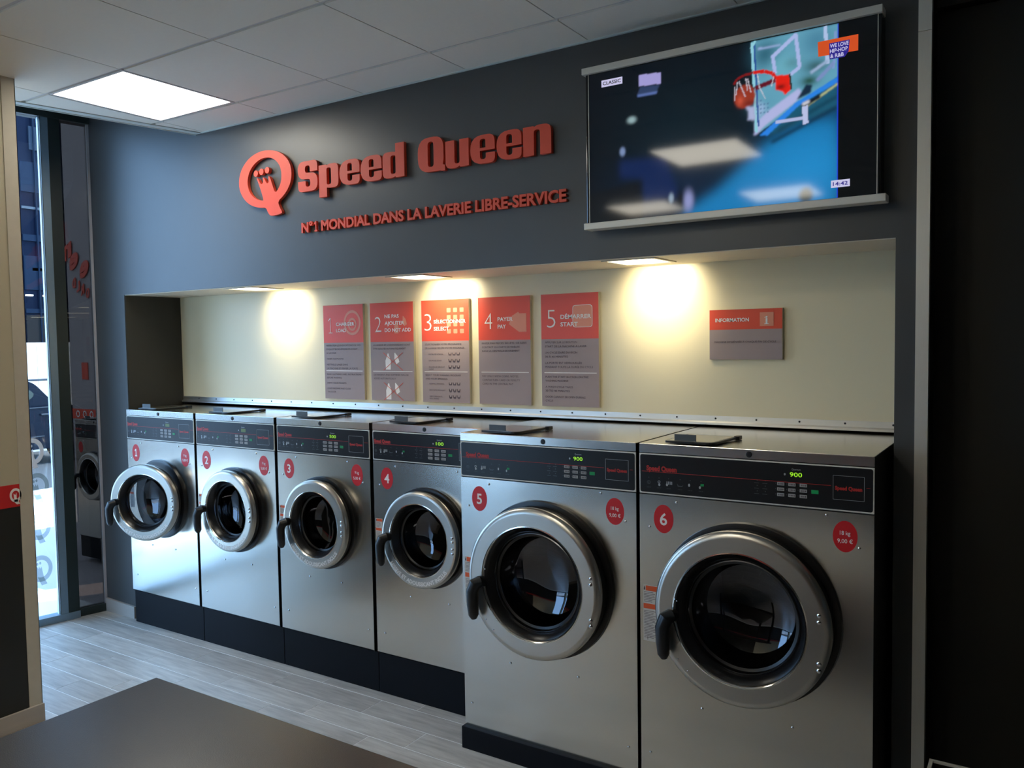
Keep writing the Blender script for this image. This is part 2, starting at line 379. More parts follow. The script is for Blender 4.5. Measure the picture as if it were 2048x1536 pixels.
# floor: planks as parts, grout bed below
fl_bed = struct('floor', G().box(-2.6, 6.0, -5.2, 0.85, -0.08, -0.0012), 'grout')
PL, PW = 0.6145, 0.1495
rows_off = [0.555, 0.345, 0.12, 0.535, 0.305, 0.08, 0.46, 0.25, 0.02, 0.39, 0.17, 0.56]
pm = G().box(0.0022, PL-0.0022, 0.0025, PW-0.0025, -0.0035, 0.0, 0.0).mesh('plank', 'plank')
rest = G(); cnt = 0
def plank_clip(x0, x1, ya, yb):
    return x0 > -0.86 and True
for r_ in range(-1, 31):
    yb = -0.102-PW*(r_-1); ya = yb-PW
    if ya > 0.0: continue
    off = rows_off[r_ % 12] if r_ >= 0 else 0.3
    k0 = int(math.floor((-1.9-off)/PL))
    for k in range(k0, 13):
        x0 = off+k*PL
        edge = -0.86+0.18*(ya if ya < 0 else 0)
        if x0+PL < edge or x0 > 5.2: continue
        xa = max(x0, edge-0.05); yt = min(yb, 0.0 if r_ == 0 else yb)
        full = xa == x0 and yt == yb
        if x0 < 3.2 and ya > -2.2 and full and cnt < 296:
            link('plank', pm, fl_bed, (x0, ya, 0)); cnt += 1
        elif x0 < 3.2 and ya > -2.2 and cnt < 296 and not full:
            put('plank', G().box(0.0022, x0+PL-xa-0.0022, 0.0025, yt-ya-0.0025, -0.0035, 0), 'plank', fl_bed, (xa, ya, 0)); cnt += 1
        else:
            rest.box(xa+0.0015, x0+PL-0.0015, ya+0.0015, yt-0.0015, -0.0035, 0)
o = put('plank', rest, 'plank', fl_bed); o['kind'] = 'stuff'

# ceiling: tiles as parts of the ceiling, T-bars between the rows
def edge_x(y): return 0.196+0.225*y
ceil = struct('ceiling', G().add([(edge_x(-5.2), -5.2, ZC+0.02), (6.0, -5.2, ZC+0.02), (6.0, 0.6, ZC+0.02), (edge_x(0), 0.6, ZC+0.02), (edge_x(-5.2), -5.2, ZT), (6.0, -5.2, ZT), (6.0, 0.6, ZT), (edge_x(0), 0.6, ZT)],
              [(0, 1, 2, 3), (7, 6, 5, 4), (0, 4, 5, 1), (1, 5, 6, 2), (2, 6, 7, 3), (3, 7, 4, 0)]), 'grid_metal')
tm = G().box(0.0025, 0.5975, 0.011, 0.589, ZC, ZC+0.018, 0.0).mesh('ceiling_tile', 'ceiling_tile')
for i in range(-3, 9):
    for j in range(-8, 2):
        x0 = GX+0.6*i; y0 = GY+0.6*j
        if (i, j) in LIGHT_CELLS: continue
        ym = min(y0+0.589, -0.004)
        if ym-y0 < 0.03: continue
        el = max(edge_x(y0), edge_x(ym))
        if x0+0.59 < min(edge_x(y0), edge_x(ym))+0.06: continue
        if x0 >= el and ym == y0+0.589:
            link('ceiling_tile', tm, ceil, (x0, y0, 0))
        else:
            ya, yb = y0+0.011, ym
            xa0, xa1 = max(x0+0.0025, edge_x(ya)+0.05), max(x0+0.0025, edge_x(yb)+0.05); xb = x0+0.5975
            if xb-min(xa0, xa1) < 0.03: continue
            xa0 = min(xa0, xb-0.001); xa1 = min(xa1, xb-0.001)
            put('ceiling_tile', G().add([(xa0, ya, ZC), (xb, ya, ZC), (xb, yb, ZC), (xa1, yb, ZC), (xa0, ya, ZC+.018), (xb, ya, ZC+.018), (xb, yb, ZC+.018), (xa1, yb, ZC+.018)],
                [(3, 2, 1, 0), (4, 5, 6, 7), (0, 1, 5, 4), (1, 2, 6, 5), (2, 3, 7, 6), (3, 0, 4, 7)]), 'ceiling_tile', ceil)
g = G()
for j in range(-8, 2):
    y0 = GY+0.6*j
    if y0 > -0.02: continue
    g.box(edge_x(y0)+0.05, 6.0, y0-0.0105, y0+0.0105, ZC+0.007, ZC+0.02)
put('grid_bar', g, 'grid_metal', ceil)['kind'] = 'stuff'
# edge profile of the suspended ceiling (runs oblique, parallel to the shop window)
def obl(xa, xb, z0, z1, y0=-5.2, y1=-0.002):
    return G().add([(edge_x(y0)+xa, y0, z0), (edge_x(y0)+xb, y0, z0), (edge_x(y1)+xb, y1, z0), (edge_x(y1)+xa, y1, z0), (edge_x(y0)+xa, y0, z1), (edge_x(y0)+xb, y0, z1), (edge_x(y1)+xb, y1, z1), (edge_x(y1)+xa, y1, z1)],
                   [(3, 2, 1, 0), (4, 5, 6, 7), (0, 1, 5, 4), (1, 2, 6, 5), (2, 3, 7, 6), (3, 0, 4, 7)])
struct('trim_ceiling_edge', obl(-0.004, 0.046, ZC-0.004, ZC+0.02), 'trim_white')
struct('trim_ceiling_lip', obl(-0.010, -0.004, ZC-0.008, ZT), 'trim_white')
struct('trim_ceiling_wall', G().box(edge_x(0)+0.05, WX1, -0.012, -0.0005, ZC-0.005, ZC+0.016), 'trim_white')
struct('ceiling_pocket', G().add([(-2.6, -5.2, ZT), (6.0, -5.2, ZT), (6.0, 0.85, ZT), (-0.95, 0.85, ZT), (-0.95, 0.02, ZT), (-2.6, -5.2, ZT+.1), (6.0, -5.2, ZT+.1), (6.0, 0.85, ZT+.1), (-0.95, 0.85, ZT+.1), (-0.95, 0.02, ZT+.1)],
       [(4, 3, 2, 1, 0), (5, 6, 7, 8, 9), (0, 1, 6, 5), (1, 2, 7, 6), (2, 3, 8, 7), (3, 4, 9, 8), (4, 0, 5, 9)]), 'ceiling_void')

# ceiling luminous panels
for n_, (i, j) in enumerate(LIGHT_CELLS):
    cx, cy = GX+0.6*i+0.3, GY+0.6*j+0.3
    lab = ['square white luminous ceiling panel beside the shop window', 'square luminous ceiling panel above the dark table', 'square luminous ceiling panel at the back, right of its row', 'square luminous ceiling panel at the back, nearest the window', 'square luminous ceiling panel at the right end of the room'][n_]
    t = thing('ceiling_light', lab, 'ceiling light', (cx, cy, ZC), 'luminous ceiling panels')
    cput('cl_frame', 'frame', lambda: G().box(-.295, .295, -.295, -.28, 0, .02).box(-.295, .295, .28, .295, 0, .02).box(-.295, -.28, -.28, .28, 0, .02).box(.28, .295, -.28, .28, 0, .02), 'grid_metal', t)
    cput('cl_diff', 'diffuser', lambda: G().box(-.28, .28, -.28, .28, 0.004, 0.018), 'luminous', t)
for n_, (x, y) in enumerate(SPOTS):
    t = thing('niche_downlight', ['square recessed downlight in the niche soffit, nearest the window', 'square recessed downlight in the niche soffit above the third instruction board', 'square recessed downlight in the niche soffit above the plain wall right of board 5'][n_], 'light', (x, y, NZ-0.004), 'recessed downlights in the niche soffit')
    cput('nd_frame', 'frame', lambda: G().box(-.115, .115, -.115, -.098, -.004, 0).box(-.115, .115, .098, .115, -.004, 0).box(-.115, -.098, -.098, .098, -.004, 0).box(.098, .115, -.098, .098, -.004, 0), 'lamp_frame', t)
    cput('nd_diff', 'diffuser', lambda: G().box(-.098, .098, -.098, .098, -.0012, 0), 'luminous_warm', t)

# left partition (cream above, red band, black below)
PX, PY0, PY1 = 0.372, -2.45, -1.062
wl = struct('wall_left', G().box(0.20, PX, PY0, PY1, 1.10, ZC), 'cream')
put('lower_paint', G().box(0.20, PX, PY0, PY1, 0, 1.0), 'paint_black', wl)
bnd = put('red_band', G().box(0.199, PX+0.001, PY0-0.001, PY1-0.001, 1.0, 1.10), 'red_band', wl)
def ring_on_x(cy, r0=0.020, r1=0.031):
    g_ = G().ringx(0, 0, r0, r1, 0, 0.001, 28, kx=0.8)
    g_.poly([(0.004, -0.012), (0.018, -0.042), (0.004, -0.042), (-0.006, -0.030), (-0.008, 0.008), (-0.001, 0.0), (0.004, 0.010)], 0, 0.001)
    return g_.map(lambda x, y, z: (PX+0.002-y, cy+x, 1.052+z))
for q in range(9):
    put('ring_emblem', ring_on_x(-1.135-q*0.145), 'peach' if False else 'print_white', bnd)
struct('trim_corner_left', G().box(PX-0.004, PX+0.002, PY1-0.055, PY1+0.003, 0.0, ZC).box(PX-0.05, PX+0.002, PY1, PY1+0.003, 0, ZC), 'poster_edge')
struct('baseboard_left', G().box(PX, PX+0.014, PY0, PY1+0.006, 0, 0.082, 0.002), 'baseboard')
struct('baseboard_front', G().add([(-0.868, 0, 0), (N0-0.002, 0, 0), (N0-0.002, -0.014, 0), (-0.868, -0.014, 0), (-0.868, 0, .085), (N0-0.002, 0, .075), (N0-0.002, -0.014, .075), (-0.868, -0.014, .085)],
       [(0, 1, 2, 3), (7, 6, 5, 4), (3, 2, 6, 7), (1, 0, 4, 5), (2, 1, 5, 6), (0, 3, 7, 4)]), 'baseboard')

# rear wall, right wall
wr = struct('wall_rear', G().box(-0.55, 1.7, -5.2, -5.0, 1.10, ZT).box(-2.6, -0.55, -5.2, -5.0, 2.45, ZT), 'cream')
put('dark_section', G().box(1.7, 6.0, -5.2, -5.0, 1.10, ZT), 'paint_black', wr)
put('lower_paint', G().box(-0.55, 6.0, -5.2, -5.0, 0, 1.0), 'paint_black', wr)
put('red_band', G().box(-0.55, 6.0, -5.2, -4.999, 1.0, 1.10), 'red_band', wr)
w3 = struct('window_3', G().box(-1.80, -1.74, -5.12, -5.04, 0, 2.45).box(-0.61, -0.55, -5.12, -5.04, 0, 2.45).box(-1.74, -0.61, -5.12, -5.04, 0, 0.06).box(-1.74, -0.61, -5.12, -5.04, 2.39, 2.45), 'frame_dark')
put('pane', G().box(-1.74, -0.61, -5.09, -5.082, 0.06, 2.39), 'window_glass', w3)
struct('wall_right', G().box(5.8, 6.0, -5.0, 0.85, 0, ZT), 'paint_black')
# dark recess right of the machine wall
struct('trim_aluminium_corner', G().box(3.845, 3.884, -0.006, 0.004, 0, 2.6685).box(3.845, 3.884, -0.006, 0.004, 2.67, ZC-0.006).box(3.880, 3.884, 0.004, 0.03, 0, ZC-0.006), 'alu')
struct('wall_recess_side', G().box(3.845, 3.882, 0.03, 0.17, 0, ZC), 'paint_black')
struct('door_1', G().box(3.90, 5.78, 0.17, 0.22, 0.0, 2.775), 'paint_black')
struct('wall_recess_back', G().box(3.86, 5.8, 0.185, 0.85, 0, ZT), 'paint_black')
struct('trim_lintel', G().box(3.884, 5.8, 0.13, 0.185, 2.778, ZC), 'paint_black')

# ================================================================== SHOP WINDOW (oblique facade)
TH = math.radians(10.5)
E_ = Vector((-math.sin(TH), -math.cos(TH), 0)); NN = Vector((math.cos(TH), -math.sin(TH), 0)); OF = Vector((-0.86, -0.004, 0))
def fac(g_):  # local (s along facade, d depth outward +, z)
    return g_.map(lambda s, d, z: tuple(OF+E_*s-NN*d+Vector((0, 0, z))))
FZ = 3.10
w1 = struct('window_1', fac(G().box(0.237, 0.279, 0.0, 0.07, 0.0, FZ)), 'frame_teal')
put('sill', fac(G().box(0.17, 5.1, -0.006, 0.07, 0.0, 0.045)), 'frame_teal', w1)
put('head', fac(G().box(0.0, 5.1, -0.01, 0.08, FZ, ZT)), 'frame_dark', w1)
put('mullion', fac(G().box(0.172, 0.237, -0.001, 0.08, 0.0, FZ)), 'frame_dark', w1)
put('door_edge', fac(G().box(0.279, 0.2825, 0.0, 0.05, 0.045, FZ)), 'frame_dark', w1)
put('seal', fac(G().box(0.2825, 0.286, 0.020, 0.045, 0.045, FZ)), 'frame_white', w1)
put('pane', fac(G().box(0.286, 1.75, 0.03, 0.038, 0.045, FZ)), 'window_glass', w1)
put('mullion', fac(G().box(1.75, 1.83, -0.01, 0.08, 0.0, FZ)), 'frame_teal', w1)
put('pane', fac(G().box(3.9, 5.02, 0.03, 0.038, 0.045, FZ)), 'window_glass', w1)
struct('wall_window_side', fac(G().box(1.83, 3.9, -0.01, 0.2, 0.0, ZT).box(5.02, 5.2, -0.01, 0.2, 0.0, ZT)), 'cream')
# narrow side light at the wall corner; tint added to dim the objects behind
P30 = math.radians(12)
def fac2(g_):
    e = Vector((-math.sin(P30), -math.cos(P30), 0)); n_ = Vector((math.cos(P30), -math.sin(P30), 0)); o_ = Vector((-0.872, -0.002, 0))
    return g_.map(lambda s, d, z: tuple(o_+e*s-n_*d+Vector((0, 0, z))))
w2 = struct('window_2', fac2(G().box(0.0, 0.014, -0.004, 0.03, 0.05, FZ)), 'grey_wall')
put('pane', fac2(G().box(0.014, 0.174, 0.008, 0.014, 0.05, FZ)), 'tinted_glass', w2)
put('sill', fac2(G().box(0.0, 0.176, -0.004, 0.04, 0.0, 0.05)), 'frame_dark', w2)
# emblem stickers on the glass
def emblem(g_, cx, cz, R_, kx=0.85, t=0.0006):
    g_.ringx(cx, cz, R_*0.66, R_, 0, t, 32, kx=kx)
    P = [(0.02, -1.28), (0.5, -1.2), (0.24, -0.72), (0.05, 0.18), (-0.05, 0.0), (-0.15, 0.2), (-0.22, 0.0), (-0.33, 0.2), (-0.42, -0.1), (-0.52, 0.12), (-0.35, -0.5), (-0.12, -1.0)]
    g_.poly([(cx+a*R_*kx, cz+b_*R_) for a, b_ in P], -0.0002, t)
    for a, b_ in ((-0.52, 0.34), (-0.28, 0.38), (-0.04, 0.42)): g_.ell(cx+a*R_*kx, cz+b_*R_, R_*0.09*kx, R_*0.11, -0.0002, t, 12)
    return g_
for q, (s0, z0, mt_, lb) in enumerate([(0.395, 1.075, 'sticker_white', 'bold white ring and hand emblem sticker on the window glass, topmost of the column'),
        (0.375, 0.86, 'sticker_film', 'pale grey ring emblem sticker on the glass, second from top'), (0.375, 0.61, 'sticker_film', 'pale grey ring emblem sticker on the glass, third from top'), (0.375, 0.35, 'sticker_film', 'pale grey ring emblem sticker on the glass, lowest of the column')]):
    g_ = emblem(G(), 0, 0, 0.082, 0.8).map(lambda x, y, z: (s0-x, 0.027+y, z0+z))
    tag(put('window_sticker', fac(g_), mt_), lb, 'sticker', 'ring emblem stickers on the window')

# ================================================================== SIGN ON THE DARK WALL
sg = thing('wall_sign', 'large red raised lettering sign with ring emblem on the dark wall above the niche', 'sign', (0, 0, 2.3))
outer = [(0.82,2.708),(0.878,2.694),(0.927,2.664),(0.96,2.626),(0.972,2.582),(0.966,2.536),(0.945,2.499),(0.909,2.466),(0.865,2.441),(0.874,2.413),(0.893,2.388),(0.892,2.376),(0.813,2.370),(0.797,2.379),(0.784,2.396),(0.773,2.418),(0.719,2.422),(0.662,2.438),(0.618,2.465),(0.586,2.5),(0.567,2.541),(0.567,2.582),(0.583,2.625),(0.612,2.659),(0.655,2.688),(0.707,2.706),(0.764,2.713)]
inner = [(0.794,2.675),(0.754,2.675),(0.709,2.662),(0.671,2.638),(0.647,2.609),(0.635,2.575),(0.636,2.542),(0.649,2.51),(0.676,2.482),(0.712,2.464),(0.748,2.456),(0.757,2.458),(0.739,2.508),(0.724,2.542),(0.706,2.580),(0.719,2.574),(0.732,2.55),(0.744,2.541),(0.755,2.546),(0.757,2.555),(0.754,2.578),(0.766,2.570),(0.781,2.544),(0.792,2.54),(0.8,2.55),(0.797,2.580),(0.81,2.57),(0.824,2.534),(0.845,2.483),(0.874,2.507),(0.893,2.539),(0.898,2.578),(0.89,2.613),(0.868,2.643),(0.834,2.665)]
SO = -2.3
sh = lambda pl: [(x, z+SO) for x, z in pl]
def smooth_closed(pl, it=2):
    for _ in range(it):
        q = []
        for i in range(len(pl)):
            a, b_ = pl[i], pl[(i+1) % len(pl)]
            q += [(a[0]*.75+b_[0]*.25, a[1]*.75+b_[1]*.25), (a[0]*.25+b_[0]*.75, a[1]*.25+b_[1]*.75)]
        pl = q
    return pl
cutout(sh(smooth_closed(outer, 1)), [sh(smooth_closed(inner, 1))], -0.022, 0.018, 'red_sign', 'ring_emblem', sg)
for x, z in ((0.702, 2.602), (0.745, 2.606), (0.789, 2.609)): put('emblem_dot', G().ell(x, z+SO, 0.0165, 0.0165, -0.022, 0.018, 20), 'red_sign', sg)
GL = {
 'S': ([(1,.64,0),(1,1,.48),(0,1,.48),(0,.43,.35),(.63,.40,.10),(.63,.15,.12),(.39,.15,.12),(.39,.35,0),(0,.35,0),(0,0,.48),(1,0,.48),(1,.58,.35),(.37,.62,.10),(.37,.85,.12),(.62,.85,.12),(.62,.64,0)], []),
 'e': ([(1,.45,0),(1,1,.5),(0,1,.5),(0,0,.5),(1,0,.5),(1,.36,.0),(.64,.36,0),(.64,.15,.12),(.40,.15,.12),(.40,.45,0)], [[(.40,.55,0),(.63,.55,0),(.63,.86,.1),(.40,.86,.1)]]),
 'p': ([(0,-.35,0),(.40,-.35,0),(.40,.03,.02),(.55,0,.06),(1,0,.45),(1,1,.45),(.55,1,.06),(.40,.95,.03),(.40,.99,0),(0,.99,0)], [[(.40,.15,.08),(.63,.15,.1),(.63,.85,.1),(.40,.85,.08)]]),
 'd': ([(1,1.30,0),(.60,1.30,0),(.60,.97,.02),(.45,1,.06),(0,1,.45),(0,0,.45),(.45,0,.06),(.60,.05,.03),(.60,.0,0),(1,0,0)], [[(.60,.15,.08),(.37,.15,.1),(.37,.85,.1),(.60,.85,.08)]]),
 'Q': ([(0,0,.42),(.85,0,.05),(.88,-.02,.02),(1.02,-.02,0),(1.02,.14,.02),(.93,.16,.05),(.97,.30,.1),(.97,1,.42),(0,1,.42)], [[(.38,.14,.1),(.60,.14,.1),(.60,.87,.12),(.38,.87,.12)]]),
 'u': ([(0,1,0),(0,0,.4),(.50,0,.1),(.61,.07,.03),(.62,.02,0),(1,.02,0),(1,1,0),(.61,1,0),(.61,.15,.1),(.39,.15,.1),(.39,1,0)], []),
}
GL['n'] = ([(1-x, 1-y, r) for x, y, r in GL['u'][0]], [])
ZB = 2.468
for ch, x0, x1, h, nm in [('S',1.017,1.155,.150,'letter_s'),('p',1.165,1.297,.117,'letter_p'),('e',1.305,1.437,.120,'letter_e'),('e',1.444,1.577,.120,'letter_e'),('d',1.584,1.715,.120,'letter_d'),('Q',1.796,1.947,.153,'letter_q'),('u',1.953,2.080,.121,'letter_u'),('e',2.088,2.217,.122,'letter_e'),('e',2.226,2.352,.122,'letter_e'),('n',2.360,2.495,.122,'letter_n')]:
    o_, hs = GL[ch]; W = x1-x0
    f = lambda pl: [(x0+a*W, ZB+SO+b_*h) for a, b_ in rnd([(a, b_, r) for a, b_, r in pl], 5)]
    cutout(f(o_), [f(h_) for h_ in hs], -0.022, 0.018, 'red_sign', nm, sg)
# slogan, one raised letter per part
vs, fs, (a, b_, c, d) = text2d('N°1 MONDIAL DANS LA LAVERIE LIBRE-SERVICE', 0.034, 1.0)
adj = {}
par = list(range(len(vs)))
def find(i):
    while par[i] != i: par[i] = par[par[i]]; i = par[i]
    return i
for f in fs:
    for q in f[1:]:
        ra, rb = find(f[0]), find(q)
        if ra != rb: par[ra] = rb
isl = {}
ONE = lambda x0, x1, z0, z1: [(x0+(x1-x0)*a, z0+(z1-z0)*b) for a, b in ((.08,0),(.95,0),(.95,.15),(.66,.15),(.66,1),(.42,1),(.0,.84),(.0,.66),(.38,.80),(.38,.15),(.08,.15))]
for f in fs: isl.setdefault(find(f[0]), []).append(f)
for ki, (k, ff) in enumerate(sorted(isl.items(), key=lambda kv: min(vs[i][0] for f in kv[1] for i in f))):
    ids = sorted({i for f in ff for i in f}); mp_ = {i: q for q, i in enumerate(ids)}
    kx = (2.560-1.027)/(b_-a); kz = 0.052/0.76
    v3 = [(1.027+(vs[i][0]-a)*kx, -0.018, 2.267+SO+vs[i][1]*kz) for i in ids]; F = [tuple(mp_[i] for i in f) for f in ff]
    g = G().add(v3, F); ed = {(f[i], f[(i+1) % len(f)]) for f in F for i in range(len(f))}; o_ = len(v3)
    g.add(v3+[(x, -0.004, z) for x, y, z in v3], [(e[1], e[0], e[0]+o_, e[1]+o_) for e in ed if (e[1], e[0]) not in ed])
    if ki == 2:
        xa, xb = min(p[0] for p in v3)-.003, max(p[0] for p in v3)+.009; za = min(p[2] for p in v3)
        g = G().poly(ONE(xa, xb, za, za+.0515), -0.018, 0.014)
    put('slogan_letter', g, 'red_sign', sg)

# ================================================================== TELEVISION
tv = thing('television', 'wide wall mounted television showing a basketball hoop, between two silver bars', 'television', (3.21, -0.05, 2.44))
TX0, TX1, TZ0, TZ1 = 2.684, 3.752, 2.156, 2.732
O3 = (-3.21, 0.05, -2.44)
def tvp(name, g_, mt, par_=None): return put(name, g_.map(lambda x, y, z: (x+O3[0], y+O3[1], z+O3[2])), mt, par_ or tv)
tvp('housing', G().box(TX0, TX1-0.004, -0.078, -0.004, TZ0, TZ1, 0.004), 'tv_bezel')
tvp('silver_bar', G().box(2.674, 3.752, -0.092, -0.03, 2.727, 2.752, 0.002), 'alu_bar')
tvp('silver_bar', G().box(2.678, 3.766, -0.092, -0.03, 2.131, 2.156, 0.002), 'alu_bar')
NX, NZ_ = 380, 208
sx0, sx1, sz0, sz1 = 2.702, 3.742, 2.158, 2.724
xs = np.linspace(sx0, sx1, NX); zs = np.linspace(sz0, sz1, NZ_)
XX, ZZ = np.meshgrid(xs, zs); IMG = np.zeros((NZ_, NX, 3))
def blur(a_, s):
    if s <= 0: return a_
    k = np.exp(-0.5*(np.arange(-int(3*s)-1, int(3*s)+2)/s)**2); k /= k.sum(); r = len(k)//2
    a_ = np.pad(a_, r, mode='edge')
    a_ = np.apply_along_axis(lambda v: np.convolve(v, k, 'valid'), 1, a_); return np.apply_along_axis(lambda v: np.convolve(v, k, 'valid'), 0, a_)
def pmask(pl):
    m_ = np.zeros(XX.shape, bool); j = len(pl)-1
    for i in range(len(pl)):
        (xi, zi), (xj, zj) = pl[i], pl[j]
        c_ = ((zi > ZZ) != (zj > ZZ)) & (XX < (xj-xi)*(ZZ-zi)/((zj-zi) or 1e-9)+xi); m_ ^= c_; j = i
    return m_.astype(float)
def paint(pl, col, s=0.6, al=1.0):
    m_ = blur(pmask(pl), s)[..., None]*al; IMG[:] = IMG*(1-m_)+np.array(srgb(*col))*m_
def blob(x, z, rx, rz, col, al=1.0, p=1.0):
    m_ = np.exp(-(((XX-x)/rx)**2+((ZZ-z)/rz)**2)**p)[..., None]*al; IMG[:] = IMG*(1-m_)+np.array(srgb(*col))*m_
def line(a_, b_, w_, col, s=0.5, al=1.0):
    dx, dz = b_[0]-a_[0], b_[1]-a_[1]; L_ = math.hypot(dx, dz); nx, nz = -dz/L_*w_/2, dx/L_*w_/2
    paint([(a_[0]+nx, a_[1]+nz), (b_[0]+nx, b_[1]+nz), (b_[0]-nx, b_[1]-nz), (a_[0]-nx, a_[1]-nz)], col, s, al)
R_ = 3.617
paint([(2.70, 2.158), (R_, 2.158), (R_, 2.724), (2.70, 2.724)], (5, 9, 18), 0)
blob(3.10, 2.42, 0.30, 0.25, (12, 38, 48), 0.55); blob(3.05, 2.25, 0.22, 0.12, (14, 36, 66), 0.7)
paint([(2.826, 2.382), (3.013, 2.371), (3.068, 2.222), (2.92, 2.218), (2.913, 2.305), (2.829, 2.315)], (12, 34, 84), 4, 0.8)
paint([(3.08, 2.158), (3.215, 2.231), (3.304, 2.30), (3.38, 2.36), (3.457, 2.40), (R_, 2.47), (R_, 2.158)], (22, 118, 178), 7)
blob(3.52, 2.27, 0.16, 0.10, (34, 140, 205), 0.7)
blob(3.62, 2.44, 0.14, 0.035, (14, 66, 104), 0.8)
paint([(3.387, 2.395), (3.616, 2.449), (R_, 2.55), (3.48, 2.49)], (26, 86, 112), 2)
line((3.40, 2.37), (R_, 2.455), 0.012, (10, 44, 70), 2); line((3.42, 2.405), (R_, 2.49), 0.010, (12, 56, 80), 2)
paint([(3.331, 2.722), (R_, 2.724), (R_, 2.553), (3.36, 2.41), (3.344, 2.417)], (96, 158, 182), 0.8)
blob(3.38, 2.67, 0.05, 0.05, (40, 92, 112), 0.9); blob(3.37, 2.50, 0.04, 0.03, (90, 150, 175), 0.6); blob(3.55, 2.68, 0.05, 0.05, (66, 122, 150), 0.8); blob(3.44, 2.62, 0.04, 0.04, (110, 178, 196), 0.7)
blob(3.545, 2.60, 0.04, 0.022, (52, 92, 100), 0.9); blob(3.525, 2.555, 0.030, 0.018, (30, 70, 50), 0.9); blob(3.47, 2.625, 0.03, 0.02, (80, 130, 140), 0.6)
paint([(3.344, 2.443), (3.386, 2.476), (3.491, 2.537), (3.503, 2.517), (3.48, 2.492), (3.376, 2.428), (3.346, 2.401), (3.341, 2.402)], (172, 178, 222), 1.2)
paint([(3.344, 2.443), (3.352, 2.52), (3.386, 2.49)], (160, 184, 222), 3, .8)
paint([(3.36, 2.399), (3.48, 2.490), (R_, 2.553), (R_, 2.535), (3.491, 2.478), (3.387, 2.395)], (42, 128, 222), 0.8)
paint([(3.485, 2.50), (3.515, 2.545), (3.535, 2.54), (3.53, 2.515)], (18, 40, 62), 1)
line((3.333, 2.72), (3.349, 2.41), 0.009, (140, 200, 215)); line((3.341, 2.715), (3.356, 2.43), 0.006, (40, 80, 150))
line((3.331, 2.700), (3.345, 2.724), 0.008, (140, 200, 215)); line((3.355, 2.694), (3.43, 2.692), 0.006, (150, 170, 215), 1)
for a_, b__, w_ in (((3.402, 2.656), (3.482, 2.716), .013), ((3.480, 2.720), (3.494, 2.604), .012), ((3.494, 2.606), (3.462, 2.586), .012), ((3.404, 2.660), (3.413, 2.600), .012)): line(a_, b__, w_, (165, 180, 226), 0.6)
line((3.575, 2.724), (3.584, 2.60), .012, (170, 190, 226)); line((3.584, 2.61), (3.53, 2.58), .010, (150, 172, 205), 1); line((3.607, 2.70), (3.603, 2.58), .008, (120, 150, 200)); line((3.603, 2.60), (3.55, 2.55), .012, (120, 140, 190), 1)
line((3.506, 2.467), (R_, 2.530), 0.007, (170, 178, 130), 0.8); line((3.505, 2.474), (3.56, 2.50), 0.014, (16, 26, 40), 1)
line((3.413, 2.436), (3.512, 2.436), .010, (172, 182, 220)); line((3.511, 2.475), (3.514, 2.415), .018, (182, 190, 226)); line((3.503, 2.48), (3.526, 2.488), .010, (200, 200, 210), 1)
rim = [(3.27, 2.588), (3.280, 2.604), (3.303, 2.613), (3.338, 2.617), (3.376, 2.614), (3.404, 2.602), (3.416, 2.582)]
for q in range(6): line(rim[q], rim[q+1], .012 if q > 2 else 0.008, (206, 30, 20) if q > 2 else (120, 20, 22), 0.5)
line((3.415, 2.578), (3.344, 2.562), .016, (96, 16, 34), 0.7); line((3.344, 2.562), (3.29, 2.566), .010, (70, 20, 30), 0.7)
paint([(3.415, 2.592), (3.461, 2.588), (3.466, 2.538), (3.447, 2.522), (3.436, 2.535), (3.413, 2.546)], (222, 30, 14), 0.7)
blob(3.432, 2.552, 0.014, 0.008, (110, 10, 12), 0.9)
line((3.461, 2.59), (3.467, 2.536), .006, (30, 40, 34))
m_ = (((XX-3.308)/0.037)**2+((ZZ-2.540)/0.040)**2 < 1).astype(float); m_ = blur(m_, 1.0)[..., None]; IMG[:] = IMG*(1-m_)+np.array(srgb(146, 52, 34))*m_
blob(3.292, 2.528, 0.012, 0.016, (200, 84, 60), 0.8); blob(3.325, 2.515, 0.02, 0.01, (110, 36, 30), 0.8)
for a_, b__ in (((3.283, 2.595), (3.277, 2.55)), ((3.288, 2.595), (3.31, 2.54)), ((3.312, 2.602), (3.318, 2.56)), ((3.318, 2.60), (3.330, 2.55)), ((3.352, 2.61), (3.36, 2.56)), ((3.36, 2.56), (3.38, 2.52)), ((3.408, 2.59), (3.40, 2.56)), ((3.272, 2.58), (3.272, 2.53))): line(a_, b__, .0035, (205, 200, 214), 0.5, .8)
paint([(3.31, 2.505), (3.343, 2.500), (3.345, 2.454), (3.319, 2.458), (3.322, 2.485)], (168, 176, 212), 1.2)
for q in range(14): blob(3.352+0.012*(q % 4), 2.475+0.014*(q//4), .003, .003, (70, 110, 150), 0.9)
paint([(2.901, 2.612), (2.914, 2.643), (2.993, 2.638), (2.975, 2.608)], (46, 62, 96), 1); paint([(2.905, 2.616), (2.985, 2.616), (2.978, 2.607), (2.903, 2.607)], (90, 112, 170), 1)
paint([(2.909, 2.688), (2.996, 2.682), (2.996, 2.641), (2.910, 2.646)], (158, 152, 208), 0.6)
blob(2.879, 2.527, 0.018, 0.013, (150, 178, 182), 0.9, 1.5); blob(2.84, 2.414, 0.012, 0.017, (120, 140, 180), 0.95, 1.8)
blob(3.101, 2.203, 0.020, 0.038, (140, 146, 196), 0.95, 1.5); blob(3.035, 2.219, 0.010, 0.018, (140, 160, 180), 0.9, 1.5); blob(3.07, 2.21, 0.012, 0.04, (4, 6, 14), 0.8)
blob(3.515, 2.176, 0.024, 0.028, (36, 50, 52), 0.97, 2)
paint([(2.75, 2.1), (2.92, 2.1), (2.92, 2.30), (2.78, 2.28), (2.70, 2.27), (2.70, 2.1)], (10, 12, 16), 3, 0.8)
